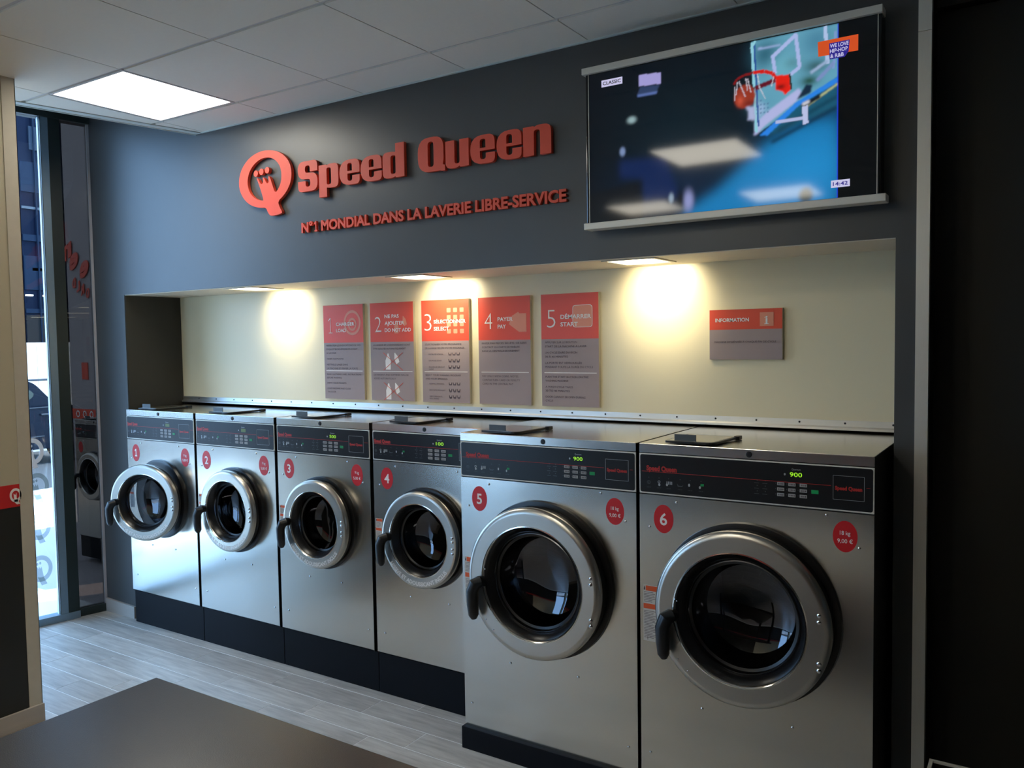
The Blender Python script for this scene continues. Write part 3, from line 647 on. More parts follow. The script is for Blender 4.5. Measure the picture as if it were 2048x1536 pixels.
line((R_-0.001, 2.158), (R_-0.001, 2.724), .004, (40, 50, 230), 0.5)
IMG[XX > R_] *= 0.0; IMG[XX > R_] += np.array(srgb(4, 6, 8))
vsT = np.stack([XX.ravel()+O3[0], np.full(XX.size, -0.0788+O3[1]), ZZ.ravel()+O3[2]], 1)
ii, jj = np.meshgrid(np.arange(NX-1), np.arange(NZ_-1)); k_ = (jj*NX+ii).ravel()
me = bpy.data.meshes.new('screen'); me.from_pydata(vsT.tolist(), [], np.stack([k_, k_+1, k_+NX+1, k_+NX], 1).tolist())
ca = me.color_attributes.new('picture', 'FLOAT_COLOR', 'POINT'); ca.data.foreach_set('color', np.concatenate([IMG.reshape(-1, 3), np.ones((NX*NZ_, 1))], 1).astype(np.float32).ravel())
me.materials.append(M['tv_picture']); scr = link('screen', me, tv)
yF = -0.0794
tvp('channel_tile', G().poly([(3.552, 2.676), (3.678, 2.676), (3.678, 2.624), (3.554, 2.628)], yF, 0.0003), 'tv_orange', scr)
tvp('caption_backing', G().poly([(3.588, 2.664), (3.652, 2.664), (3.649, 2.628), (3.637, 2.612), (3.590, 2.612)], yF-0.0004, 0.0003), 'tv_indigo', scr)
g = G(); text(g, 'WE LOVE', 3.591, 2.6485, 0.0125, yF-0.001, 0.058, 0.02); text(g, 'HIP-HOP', 3.591, 2.632, 0.0125, yF-0.001, 0.055, 0.02); text(g, '& R&B', 3.592, 2.6155, 0.0125, yF-0.001, 0.042, 0.02)
tvp('caption', g, 'tv_white', scr)
tvp('caption_backing', G().rect(2.754, 2.842, 2.669, 2.695, yF, 0.0003), 'tv_white', scr)
tvp('caption', text(G(), 'CLASSIC', 2.760, 2.676, 0.013, yF-0.0006, 0.076, 0.02), 'print_black', scr)
tvp('clock_backing', G().rect(3.596, 3.655, 2.192, 2.216, yF, 0.0003), 'tv_white', scr)
tvp('clock_digits', text(G(), '14:42', 3.602, 2.198, 0.0125, yF-0.0006, 0.047, 0.02), 'tv_indigo', scr)
for sgn in (0, 1):
    tvp('bezel_strip', G().box(*((TX0+0.012, TX0+0.0145) if not sgn else (TX1-0.016, TX1-0.0135)), -0.0792, -0.078, TZ0+0.002, TZ1-0.004), 'alu_bar')

# ================================================================== INSTRUCTION BOARDS
YB = ND-0.016
def board(n_, x0, w_, z0, z1, red, label):
    t = thing('instruction_board' if n_ else 'information_board', label, 'sign', (x0, YB, z0), 'instruction boards in the niche' if n_ else None)
    H = z1-z0
    put('backing', G().box(0, w_, 0.0, 0.0155, 0, H), 'poster_edge', t)
    put('red_header', G().rect(0.0005, w_-0.0005, H*(1-red), H-0.0005, -0.0008, 0.0006), 'red_poster', t)
    put('grey_field', G().rect(0.0005, w_-0.0005, 0.0005, H*(1-red), -0.0008, 0.0006), 'mauve', t)
    return t, w_, H
def bt(t, H, W, name, items, mt, y=-0.0026):
    g_ = G()
    for (s, u, v, hh, uw, bold) in items: text(g_, s, u*W, H*(1-v), hh*H, y, (uw*W) if uw else None, bold)
    put(name, g_, mt, t)
bz0, bz1 = 1.392, 1.918
BX = [0.765, 1.119, 1.477, 1.838, 2.201]
nm = ['first of five tall red and grey instruction boards, headed 1 CHARGER LOAD', 'second instruction board, headed 2 NE PAS AJOUTER, with crossed out bottles', 'third instruction board, headed 3 SÉLECTIONNER SELECT, with a grid of pale squares', 'fourth instruction board, headed 4 PAYER PAY, mostly empty grey field', 'fifth and rightmost tall instruction board, headed 5 DÉMARRER START']
BS = []
for i in range(5):
    t, W, H = board(i+1, BX[i], 0.303, bz0, bz1, 0.40, nm[i]); BS.append(t)
    put('divider', G().rect(0.05*W, 0.96*W, H*(1-0.703), H*(1-0.697), -0.0018, 0.0006), 'print_white', t)
def bigdig(t, s, u, v, h):  # thin numeral
    if s == '1':
        a_, b0, b1 = u*W, H*(1-v), H*(1-v+h*.95); e = .0016
        put('numeral', G().rect(a_+.016, a_+.016+2*e, b0, b1, -.0026).rect(a_+.003, a_+.032, b0-e, b0+e, -.0027).poly([(a_+.001, b1-.016), (a_+.003, b1-.019), (a_+.0185, b1-.004), (a_+.016, b1)], -.0028), 'print_white', t); return
    put('numeral', text(G(), s, u*W, H*(1-v), h*H, -0.0026, 0.15*W if s != '1' else 0.11*W, -0.018), 'print_white', t)
B = 0.022
# 1
bigdig(BS[0], '1', .13, .295, .17); bt(BS[0], H, W, 'heading', [('CHARGER', .33, .222, .037, .46, B), ('LOAD', .33, .288, .037, .25, B)], 'print_white')
put('drum_icon', G().ringx(.735*W, H*(1-.193), 0.055, 0.069, -0.0018, .0006, 36, kx=0.92).ringx(.735*W, H*(1-.21), .024, .036, -0.0018, .0006, 24, kx=.9), 'peach', BS[0])
fr1 = ['RESPECTER LES INDICATIONS DE VOS', 'ÉTIQUETTES DE VÊTEMENTS AVANT', 'LE LAVAGE', None, 'VIDER VOS POCHES', None, 'METTRE LE LINGE DANS', 'LA MACHINE ET FERMER LA PORTE']
def body(t, lines, v0, dv, hh=0.018, uw0=0.86, nch=32, u0=0.07, mt='print_dark', bold=0.0):
    g_ = G(); v = v0
    for s in lines:
        if s is None: v += dv*0.55; continue
        text(g_, s, u0*W, H*(1-v), hh*H, -0.0026, min(uw0, uw0*len(s)/nch)*W, bold); v += dv
    put('small_print', g_, mt, t)
body(BS[0], fr1, .438, .040)
body(BS[0], ['READ CLOTHING LABEL INSTRUCTIONS', 'BEFORE WASHING', None, 'EMPTY YOUR POCKETS', None, 'LOAD MACHINE AND CLOSE', 'THE DOOR'], .745, .037)
# 2
bigdig(BS[1], '2', .12, .30, .17); bt(BS[1], H, W, 'heading', [('NE PAS', .35, .158, .037, .33, B), ('AJOUTER', .35, .228, .037, .45, B), ('DO NOT ADD', .35, .298, .037, .60, B)], 'print_white')
def bottle(g_, cx, cz, s, rot=0.0, y=-0.0018):
    P = [(-.5, -1), (.5, -1), (.55, .1), (.2, .75), (.12, 1.0), (-.1, 1.0), (-.2, .75), (-.55, .1)]
    c_, s_ = math.cos(rot), math.sin(rot)
    return g_.poly([(cx+(a_*c_-b__*s_)*s*.8, cz+(a_*s_+b__*c_)*s) for a_, b__ in P], y, .0006)
put('bottle_icon', bottle(bottle(G(), .62*W, H*(1-.25), .034), .80*W, H*(1-.19), .026, .4), 'peach', BS[1])
body(BS[1], ['LA LESSIVE ET L’ADOUCISSANT SONT', 'ÊTRE AJOUTÉS AUTOMATIQUEMENT'], .440, .038)
body(BS[1], ['DETERGENT AND SOFTENER WILL BE', 'ADDED AUTOMATICALLY'], .745, .038)
for vv in (.60, .905):
    put('bottle_icon', bottle(bottle(G(), .41*W, H*(1-vv), .043), .60*W, H*(1-vv+.035), .030, .45), 'print_white', BS[1])
    g_ = G()
    for a_, b__ in (((.30, vv-.09), (.75, vv+.09)), ((.75, vv-.09), (.30, vv+.09))):
        p, q = Vector((a_[0]*W, H*(1-a_[1]))), Vector((b__[0]*W, H*(1-b__[1]))); n2 = (q-p).normalized().orthogonal()*0.0012
        g_.poly([tuple(p+n2), tuple(q+n2), tuple(q-n2), tuple(p-n2)], -0.0030, .0006)
    put('red_cross', g_, 'red_poster', BS[1])
# 3
bigdig(BS[2], '3', .07, .30, .18); 
for r_ in range(4):
    for c_ in range(3): put('square_icon', G().poly(rnd([(W*(.55+.135*c_), H*(1-.125-.068*r_), .004), (W*(.63+.135*c_), H*(1-.125-.068*r_), .004), (W*(.63+.135*c_), H*(1-.083-.068*r_), .004), (W*(.55+.135*c_), H*(1-.083-.068*r_), .004)], 3), -0.0018, .0006), 'peach', BS[2])
bt(BS[2], H, W, 'heading', [('SÉLECTIONNER', .27, .228, .035, .67, B), ('SELECT', .27, .298, .037, .32, B)], 'print_white')
body(BS[2], ['SÉLECTIONNER VOTRE PROGRAMME', 'DE LAVAGE SELON VOTRE ESSORAGE'], .440, .036, nch=31)
body(BS[2], ['SELECT YOUR WASHING PROGRAM', 'AND YOUR SPINNING'], .742, .036, nch=31)
for lst, vv in ((('ESSORAGE NORMAL', 'ESSORAGE DOUX', 'ESSORAGE DELICAT LAINE'), .535), (('NORMAL SPINNING', 'DELICATE SPINNING', 'VERY DELICATE WOOL SPINNING'), .825)):
    for q, s in enumerate(lst):
        v = vv+q*.062; parts_ = s.split(' LAINE')[0].split(' WOOL')[0]; body(BS[2], [parts_], v, .03, .013, .34, 16, .15)
        if s != parts_: body(BS[2], [s[len(parts_)+1:]], v+.022, .03, .013, .2, 10, .15)
        g_ = G()
        for c_ in range(3):
            cx, cz = W*(.60+.085*c_), H*(1-v+.008)
            g_.poly([(cx-.010, cz+.007), (cx-.008, cz-.007), (cx+.008, cz-.007), (cx+.010, cz+.007), (cx+.007, cz+.007), (cx+.005, cz-.002), (cx-.005, cz-.002), (cx-.007, cz+.007)], -.0018, .0006)
            if q: g_.rect(cx-.006, cx+.006, cz-.011, cz-.009, -.0018, .0006)
        put('tub_icon', g_, 'print_dark', BS[2])
# 4
bigdig(BS[3], '4', .13, .30, .165)
put('card_icon', G().poly([(.93*W, H*.84), (.93*W, H*.672), (.79*W, H*.672), (.60*W, H*.745), (.66*W, H*.82), (.78*W, H*.855), (.80*W, H*.84)], -.0018, .0006), 'peach', BS[3])
bt(BS[3], H, W, 'heading', [('PAYER', .385, .225, .037, .29, B), ('PAY', .385, .293, .037, .16, B)], 'print_white')
body(BS[3], ['PAYER PAR PIECES, BILLETS, CB SANS', 'CONTACT OU CARTE DE FIDÉLITÉ', 'DANS LA CENTRALE DE PAIEMENT'], .438, .036, nch=33)
body(BS[3], ['PAY ONLY WITH COINS, NOTES,', 'CONTACTLESS CARD OR FIDELITY', 'CARD IN THE CENTRAL PAY'], .745, .036, nch=33)
# 5
bigdig(BS[4], '5', .11, .30, .175)
o_ = rnd([(.56*W, H*.70, .016), (.90*W, H*.70, .016), (.90*W, H*.895, .016), (.56*W, H*.895, .016)], 5)
put('button_icon', G().poly(o_, -.0018, .0006), 'peach', BS[4])
put('button_icon_outline', G().add([(x, -.0022, z) for x, z in o_]+[(.73*W+(x-.73*W)*.95, -.0022, H*.7975+(z-H*.7975)*.96) for x, z in o_], [(q, (q+1) % len(o_), (q+1) % len(o_)+len(o_), q+len(o_)) for q in range(len(o_))]), 'print_white', BS[4])
bt(BS[4], H, W, 'heading', [('DÉMARRER', .35, .222, .037, .53, B), ('START', .35, .288, .037, .30, B)], 'print_white')
body(BS[4], ['APPUYER SUR LE BOUTON', 'START DE LA MACHINE A LAVER', None, 'UN CYCLE DURE ENVIRON', '30 À 40 MINUTES', None, 'LA PORTE EST VERROUILLÉE', 'PENDANT TOUTE LA DURÉE DU CYCLE'], .437, .036, nch=32)
body(BS[4], ['PUSH THE START BUTTON ON THE', 'WASHING MACHINE', None, 'A WASH CYCLE TAKES', '30 TO 40 MINUTES', None, 'DOOR CANNOT BE OPEN DURING', 'CYCLE'], .745, .035, nch=32)
t, W, H = board(0, 3.021, 0.300, 1.611, 1.8175, 0.40, 'small red and grey information board alone on the right of the cream niche wall')
bt(t, H, W, 'heading', [('INFORMATION', .085, .245, .075, .47, B)], 'print_white')
put('icon_tile', G().rect(.70*W, .885*W, H*.655, H*.925, -.0018, .0006), 'peach', t)
put('icon_letter', text(G().rect(.763*W, .822*W, H*.692, H*.705, -.0026).rect(.763*W, .795*W, H*.818, H*.83, -.0026), 'i', .778*W, H*.70, H*.165, -.0027, .028*W, .03), 'print_white', t)
body(t, ['MACHINE HYGIÉNISÉE À CHAQUE FIN DE CYCLE'], .665, .05, .038, .85, 40)

# ================================================================== WASHING MACHINES
def plate_with_hole(W_, z0, z1, cx, cz, r, t):
    """steel sheet in the XZ plane, front at y=0, circular hole"""
    n_ = 48; g_ = G(); ins = []; outs = []
    for i in range(n_):
        a_ = 2*PI*i/n_; c_, s_ = math.cos(a_), math.sin(a_)
        k = min(((W_-cx) if c_ > 0 else cx)/max(abs(c_), 1e-6), ((z1-cz) if s_ > 0 else (cz-z0))/max(abs(s_), 1e-6))
        ins.append((cx+r*c_, cz+r*s_)); outs.append((cx+k*c_, cz+k*s_))
    # snap nearest ring points to the corners
    for X, Z in ((0, z0), (W_, z0), (W_, z1), (0, z1)):
        q = min(range(n_), key=lambda i: (outs[i][0]-X)**2+(outs[i][1]-Z)**2); outs[q] = (X, Z)
    vs_ = [(x, 0, z) for x, z in ins]+[(x, 0, z) for x, z in outs]+[(x, t, z) for x, z in ins]+[(x, t, z) for x, z in outs]; fs_ = []
    for i in range(n_):
        j = (i+1) % n_
        fs_ += [(i, j, j+n_, i+n_), (i+n_, j+n_, j+3*n_, i+3*n_), (j, i, i+2*n_, j+2*n_)]
    return g_.add(vs_, fs_)

def arc_text(g_, s, a0, a1, rb, h, cx, cz, y, bold=0.012):
    vs_, fs_, (a, b_, c, d) = text2d(s, bold, 1.0); k = h/0.73; out = []
    for x, z in vs_:
        an = a0+(a1-a0)*(x-a)/(b_-a); r = rb-z*k; out.append((cx+r*math.cos(an), y, cz+r*math.sin(an)))
    return g_.add(out, fs_)

SM = dict(W=0.648, ZT=1.3207, P1=1.2842, P0=1.1444, ZF=0.2089, cx=0.322, cz=0.802, R=0.2225, df=0.07, dep=0.72,
          plinth=(-0.0045, 0.6635, 0.014, 0.1982), lock=(0.318, 1.303), num=(0.085, 1.06, 0.037, 0.052), price=(0.562, 1.061, 0.038, 0.053),
          screws=[(.14, 1.121), (.502, 1.122), (.04, 1.026), (.601, 1.027), (.218, .510), (.442, .510), (.052, .306), (.616, .304)],
          logo=(.010, .112, 1.228, .017), line=(.006, .644, 1.2225), box=(.514, .610, 1.172, 1.252), disp=(.384, .428, 1.2345, .0155),
          keys=([.351, .389, .427], [1.2095, 1.192, 1.174], .025, .0115), green=(.465, 1.193), icons=[.02, .05, .078, .115, .152, .188], iz=1.19, lab=(.007, .05, .722, .862),
          lid=(.085, .285, .02, .25), tab=(.105, .185), dots=[.27, .298], k=1.0)
BG = dict(W=0.787, ZT=1.3274, P1=1.2917, P0=1.1472, ZF=0.0926, cx=0.385, cz=0.768, R=0.2955, df=0.09, dep=0.80,
          plinth=(-0.006, 0.794, -0.02, 0.0926), lock=(0.397, 1.310), num=(0.092, 1.060, 0.037, 0.051), price=(0.702, 1.068, 0.037, 0.050),
          screws=[(.140, 1.123), (.645, 1.131), (.038, 1.026), (.744, 1.035), (.232, .402), (.541, .410), (.037, .194), (.75, .19)],
          logo=(.028, .143, 1.231, .018), line=(.010, .779, 1.227), box=(.665, .758, 1.184, 1.261), disp=(.531, .570, 1.2465, .0145),
          keys=([.502, .538, .574], [1.220, 1.202, 1.184], .023, .0105), green=(.610, 1.202), icons=[.037, .076, .112, .155, .192, .231], iz=1.188, lab=(.012, .072, .607, .812),
          lid=(.088, .288, .02, .25), tab=(.118, .198), dots=[.425, .452], k=1.31)
LABELS = {1: 'washing machine 1, steel front loader nearest the window, with its round door standing ajar',
          2: 'narrow steel washing machine 2, between the ajar machine 1 and machine 3',
          3: 'narrow steel washing machine 3, its green display lit, left of machine 4',
          4: 'washing machine 4, narrow steel front loader partly hidden behind the wide number 5',
          5: 'washing machine 5, wide 18 kg steel front loader with red number 5 badge',
          6: 'washing machine 6, wide 18 kg steel front loader at the right end of the row'}
def washer(num, D, x0, y0, z0=0.0, scale=1.0, big=False, open_deg=0.0, label=None, dtext='500', slogan=True):
    key = 'B' if big else 'S'; K = lambda s: key+s; W_ = D['W']
    t = thing('washing_machine', label or LABELS[num], 'washing machine', (x0, y0, z0), 'front loading washing machines in the niche' if num < 7 else None)
    t.scale = (scale,)*3
    cx, cz, R, df, k = D['cx'], D['cz'], D['R'], D['df'], D['k']
    r_in = R*0.745
    cput(K('body'), 'cabinet', lambda: G().box(0, 0.004, 0.004, D['dep'], D['plinth'][3]+.002, D['ZT']-.003).box(W_-.004, W_, 0.004, D['dep'], D['plinth'][3]+.002, D['ZT']-.003).box(0.004, W_-.004, D['dep']-.004, D['dep'], D['plinth'][3]+.002, D['ZT']-.003).box(.004, W_-.004, .02, D['dep']-.004, D['plinth'][3]+.002, D['plinth'][3]+.006).box(.004, W_-.004, .008, .03, D['P0']-.008, D['P0']+.004), 'body_dark', t)
    cput(K('plinth'), 'plinth', lambda: G().box(D['plinth'][0], D['plinth'][1]-.0015, D['plinth'][2], D['dep']-.02, 0, D['plinth'][3], .002), 'plinth', t)
    fp = cput(K('front'), 'front_panel', lambda: plate_with_hole(W_, D['ZF'], D['P0']-.004, cx, cz, R*0.80, .004), 'steel_front', t)
    # lid: steel top with a front apron and lock
    lid = cput(K('lid'), 'top_lid', lambda: G().box(0, W_, 0.0, D['dep'], D['ZT']-.004, D['ZT'], .0015).box(0, W_, 0.0, 0.003, D['P1']+.003, D['ZT']-.003).box(W_-.003, W_, 0.003, D['dep'], D['P1']+.003, D['ZT']-.004).box(0, .003, 0.003, D['dep'], D['P1']+.003, D['ZT']-.004), 'steel_lid', t)
    cput(K('lock'), 'lock', lambda: G().lathe([(0.0001, -.004), (.006, -.004), (.0065, -.003), (.0085, -.003), (.0105, -.001), (.0105, 0.0)], D['lock'][0], D['lock'][1], 0, 20), 'black_plastic', lid)
    # detergent hopper lid with its tab
    lx0, lx1, ly0, ly1 = D['lid']; zt = D['ZT']
    def hop():
        g_ = G(); pl = rnd([(lx0, ly0, .012), (lx1-.02, ly0, .03), (lx1, ly1, .01), (lx0, ly1, .01)], 4)
        n_ = len(pl); vs_ = [(x, y, zt+.004) for x, y in pl]+[(x, y, zt+.011) for x, y in pl]
        return g_.add(vs_, [tuple(range(n_-1, -1, -1)), tuple(range(n_, 2*n_))]+[(i, (i+1) % n_, (i+1) % n_+n_, i+n_) for i in range(n_)])
    hl = cput(K('hop'), 'hopper_lid', hop, 'black_plastic', t)
    def hopin():
        pl = rnd([(lx0+.008, ly0+.012, .01), (lx1-.028, ly0+.012, .02), (lx1-.012, ly1-.012, .008), (lx0+.008, ly1-.012, .008)], 4); n_ = len(pl)
        return G().add([(x, y, zt+.0118) for x, y in pl]+[(x, y, zt+.0105) for x, y in pl], [tuple(range(n_))]+[((i+1) % n_, i, i+n_, (i+1) % n_+n_) for i in range(n_)])
    cput(K('hopin'), 'inset_plate', hopin, 'steel_lid', hl)
    cput(K('tab'), 'tab', lambda: G().box(D['tab'][0], D['tab'][1], ly0+.020, ly0+.024, zt+.010, zt+.034, .001), 'tab_grey', hl)
    cput(K('hinge'), 'hinge', lambda: G().box(lx1-.012, lx1+.008, ly1-.03, ly1+.004, zt+.001, zt+.015, .002), 'black_plastic', hl)
    # control panel
    cp = cput(K('cpf'), 'control_panel', lambda: G().box(0, W_, 0.0, .006, D['P0'], D['P1'], .001), 'alu_bar', t)
    cput(K('cp'), 'face_plate', lambda: G().poly(rnd([(.004, D['P0']+.005, .008), (W_-.004, D['P0']+.005, .008), (W_-.004, D['P1']-.004, .008), (.004, D['P1']-.004, .008)], 5), -.0008, .001), 'panel_black', cp)
    yy = -.0014
    cput(K('logo'), 'brand_lettering', lambda: text(G(), 'Speed Queen', D['logo'][0], D['logo'][2], D['logo'][3], yy, D['logo'][1]-D['logo'][0], .05), 'red_print', cp)
    cput(K('line'), 'red_line', lambda: G().rect(D['line'][0], D['box'][0]-.006, D['line'][2]-.0008, D['line'][2]+.0008, yy, .0003).rect(D['box'][1]+.006, D['line'][1]-.004, D['line'][2]-.0008, D['line'][2]+.0008, yy, .0003), 'red_print', cp)
    bx0, bx1, bz0_, bz1_ = D['box']; e_ = .0009
    cput(K('bo'), 'label_outline', lambda: G().rect(bx0, bx1, bz0_, bz0_+e_, yy, .0003).rect(bx0, bx1, bz1_-e_, bz1_, yy, .0003).rect(bx0, bx0+e_, bz0_, bz1_, yy, .0003).rect(bx1-e_, bx1, bz0_, bz1_, yy, .0003), 'icon_light', cp)
    cput(K('bt'), 'brand_lettering', lambda: text(G(), 'Speed Queen', bx0+.006, (bz0_+bz1_)/2-.007, .012, yy, bx1-bx0-.012, .05), 'red_print', cp)
    if dtext:
        cput(K('disp'+dtext), 'display', lambda: text(G(), dtext, D['disp'][0], D['disp'][2], D['disp'][3], yy, D['disp'][1]-D['disp'][0], .01), 'led_green', cp)
    else:
        cput(K('dispoff'), 'display', lambda: G().rect(D['disp'][0]+.004, D['disp'][1]-.002, D['disp'][2]-.002, D['disp'][2]+D['disp'][3], yy, .0003), 'led_dim', cp)
    cput(K('dcap'), 'display_caption', lambda: text(G().ell(D['disp'][0]-.016, D['disp'][2]+.006, .003, .004, yy, .0003, 10), 'Quantum', D['disp'][0]+.006, D['disp'][2]+.021, .0065, yy, .028, .0), 'icon_light', cp)
    kx_, kz_, kw, kh = D['keys']
    for X in kx_:
        for Z in kz_:
            kb = cput(K('key'), 'key', lambda: G().box(-kw/2, kw/2, -.0012, 0, -kh/2, kh/2, .0006), 'key_grey', cp, (X, -.0008, Z))
            cput(K('keyt'), 'key_print', lambda: G().rect(-kw*.32, -kw*.20, -.0025, .0025, -.0015).rect(-kw*.12, 0, -.0025, .0025, -.0015).rect(kw*.06, kw*.15, -.0025, .0025, -.0015).ell(kw*.32, 0, .0018, .003, -.0015, 0, 8), 'print_dark', kb)
    cput(K('led'), 'indicator_dot', lambda: (lambda g_: [g_.ell(X-kw/2-.005, Z+.001, .0012, .0016, yy, .0002, 8) for X in kx_ for Z in kz_] and g_)(G()), 'icon_grey', cp)
    cput(K('start'), 'start_key', lambda: G().box(-.011, .011, -.0012, 0, -.006, .006, .0008), 'key_green', cp, (D['green'][0], -.0008, D['green'][1]))
    def icons(which):
        g_ = G(); z = D['iz']
        for q, X in enumerate(D['icons']):
            if which == 'grey':
                g_.ell(X, z+.018, .0014, .0018, yy, .0002, 8)
                text(g_, 'LOAD STEP', X-.008, z-.019, .0035, yy, .016)
                if q == 0: g_.ringx(X, z, .0055, .0068, yy, .0002, 14).ell(X, z, .002, .002, yy, .0002, 8)
                if q == 3: g_.poly([(X-.011, z+.003), (X-.009, z-.007), (X+.007, z-.007), (X+.012, z-.001), (X+.006, z-.004), (X-.006, z-.004)], yy, .0002)
            if which == 'light':
                if q == 1: g_.ringx(X, z+.004, .003, .005, yy, .0002, 12).ell(X+.001, z-.006, .004, .005, yy, .0002, 10)
                if q == 2:
                    for w_ in (-.006, .0, .006, .012): g_.rect(X+w_-.0015, X+w_+.0015, z-.003, z+.008, yy, .0002)
                    g_.ell(X-.006, z-.004, .004, .005, yy, .0002, 10)
                if q == 4: g_.ell(X-.004, z+.001, .0035, .0055, yy, .0002, 10)
                if q == 5: g_.ell(X-.004, z-.004, .0035, .005, yy, .0002, 10)
            if which == 'green' and q == 5: g_.poly([(X-.003, z), (X-.001, z+.009), (X+.010, z+.009), (X+.010, z+.001), (X+.003, z+.001)], yy, .0002)
        if which == 'grey':
            for X in D['dots']:
                for Z in kz_: g_.ell(X, Z+.006, .0015, .002, yy, .0002, 8); g_.rect(X-.010, X+.006, Z-.004, Z-.0025, yy, .0002)
        return g_
    for wch, mm in (('grey', 'icon_grey'), ('light', 'icon_light'), ('green', 'key_green')):
        cput(K('ic'+wch), 'step_icons', lambda: icons(wch), mm, cp)
    # opening behind the door: gasket ring, drum
    cput(K('gasket'), 'gasket_ring', lambda: G().lathe([(R*.70, .02), (R*.72, -.012), (R*.98, -.018), (R*1.045, -.014), (R*1.055, 0.0)], cx+.002, cz, 0, 64), 'rubber', t)
    dr = cput(K('drum'), 'drum', lambda: G().lathe([(R*.71, .015), (R*.78, .03), (R*.80, .10), (R*.80, .40), (R*.76, .42), (.0001, .42)], cx, cz, 0, 48), 'steel_drum', t)
    # door, hinged on the right
    hx = cx+R*1.12
    dr_ = bpy.data.objects.new('door', None)
    ring_key = K('ring')
    if ring_key not in CACHE:
        prof = [(R*.70, -df+.030), (r_in*.985, -df+.012), (r_in, -df+.004), (r_in*1.02, -df), (r_in*1.032, -df), (R*.918, -df), (R*.928, -df), (R*.965, -df+.0025), (R*.99, -df+.009), (R, -df+.018), (R*.998, -df+.026), (R*.93, -df+.026)]
        CACHE[ring_key] = G().lathe([(r, y) for r, y in prof], cx-hx, cz, 0, 96).mesh('door', 'steel_ring')
    d_ = link('door', CACHE[ring_key], t, (hx, 0, 0)); d_.rotation_euler = (0, 0, math.radians(open_deg))
    dl = lambda kk, name, fn, mm: cput(K(kk), name, fn, mm, d_)
    dl('casing', 'door_casing', lambda: G().lathe([(R*.80, -df+.027), (R*.97, -df+.027), (R*.985, -df+.034), (R*.985, -.020), (R*.75, -.020)], cx-hx, cz, 0, 72), 'rubber')
    dl('lip', 'inner_lip', lambda: G().lathe([(r_in*1.00, -df+.001), (r_in*1.008, -df-.0012), (r_in*1.026, -df-.0006), (r_in*1.03, -df+.001)], cx-hx, cz, 0, 80), 'steel_lip')
    dl('cone', 'inner_seal', lambda: G().lathe([(r_in*.985, -df+.007), (r_in*.93, -df+.018), (r_in*.90, -df+.035), (r_in*.86, -df+.05), (r_in*.80, -df+.055)], cx-hx, cz, 0, 64), 'rubber')
    gx = r_in*.87
    dl('glass', 'door_glass', lambda: G().lathe([(gx, -df+.042), (gx*.97, -df+.050), (gx*.93, -df+.075), (gx*.88, -df+.105*k**.5), (gx*.80, -df+.125*k**.5), (gx*.60, -df+.138*k**.5), (gx*.3, -df+.144*k**.5), (.0001, -df+.146*k**.5)], cx-hx-.0, cz, 0, 64), 'door_glass')
    dl('grim', 'glass_rim', lambda: G().lathe([(gx*1.0, -df+.046), (gx*1.005, -df+.040), (gx*.985, -df+.038), (gx*.975, -df+.044)], cx-hx, cz, 0, 64), 'steel_drum')
    # handle: foot on the ring, grip bending down
    hx0 = cx-hx-R*.86+(.012 if big else 0); kk = 1.0 if not big else 1.12; hz = cz-(.022 if big else .004)
    dl('handle', 'handle', lambda: G().tube([(hx0+.020*kk, -df+.004, hz+.004), (hx0+.014*kk, -df-.014, hz+.006), (hx0+.003*kk, -df-.028, hz-.002), (hx0-.006*kk, -df-.034, hz-.028*kk), (hx0-.005*kk, -df-.034, hz-.075*kk), (hx0-.003*kk, -df-.032, hz-.112*kk), (hx0-.002*kk, -df-.031, hz-.126*kk)], [.019*kk, .021*kk, .0235*kk, .0225*kk, .021*kk, .0185*kk, .010*kk], 12), 'black_plastic')
    rv = (.036, .018, -.014, -.034) if not big else (.062, .040, -.092, -.114)
    for q, dz in enumerate(rv):
        cput(K('rivet'), 'hinge_bolt', lambda: G().dome(0, 0, .0068*k**.5, 0, .005, 12), 'chrome', d_, (cx-hx+R*.885*(1 if not big else .99), -df-.0002, cz+dz))
    for (dx, dz) in ((hx0+.03*kk, .030*kk), (-(hx-cx)-R*.70, -R*.57), (-(hx-cx)-R*.58, -R*.69)):
        cput(K('dscrew'), 'screw', lambda: G().dome(0, 0, .0032*k**.3, 0, .0025, 8), 'chrome', d_, (dx, -df-.0002, cz+dz))
    if slogan:
        dl('slogan', 'curved_lettering', lambda: arc_text(G(), 'LESSIVE ET ADOUSSICANT INCLUS', math.radians(216), math.radians(323), R*.925, R*.085, cx-hx, cz, -df-.0006, .03), 'print_white')
    # badges
    nx, nz, nrx, nrz = D['num']
    nb = cput(K('nb'), 'number_badge', lambda: G().ell(0, 0, nrx, nrz, -.0008, .0007, 40), 'badge_red', t, (nx, 0, nz))
    if num == 1: put('badge_digit', G().poly(ONE(-nrx*.30, nrx*.34, -nrz*.42, nrz*.46), -.0012), 'print_white', nb)
    elif num < 7: put('badge_digit', text(G(), str(num), 0, -nrz*.42, nrz*.86, -.0012, None, .018, 'C'), 'print_white', nb)
    px, pz, prx, prz = D['price']
    if num < 7:
        pb = cput(K('pb'), 'price_badge', lambda: G().ell(0, 0, prx, prz, -.0008, .0007, 40), 'badge_red', t, (px, 0, pz))
        def ptxt():
            g_ = G(); text(g_, '18 kg' if big else '9 kg', .0, prz*.10, prz*.27, -.0012, prx*(.85 if big else .7), .008, 'C'); return text(g_, '9,00 €' if big else '5,00 €', 0, -prz*.42, prz*.27, -.0012, prx*1.25, .008, 'C')
        cput(K('pt'), 'badge_print', ptxt, 'print_white', pb)
        a0, a1, a2, a3 = D['lab']
        lb = cput(K('lab'), 'warning_label', lambda: G().rect(a0, a1, a2, a3, -.0006, .0005), 'label_white', t)
        h_ = a3-a2
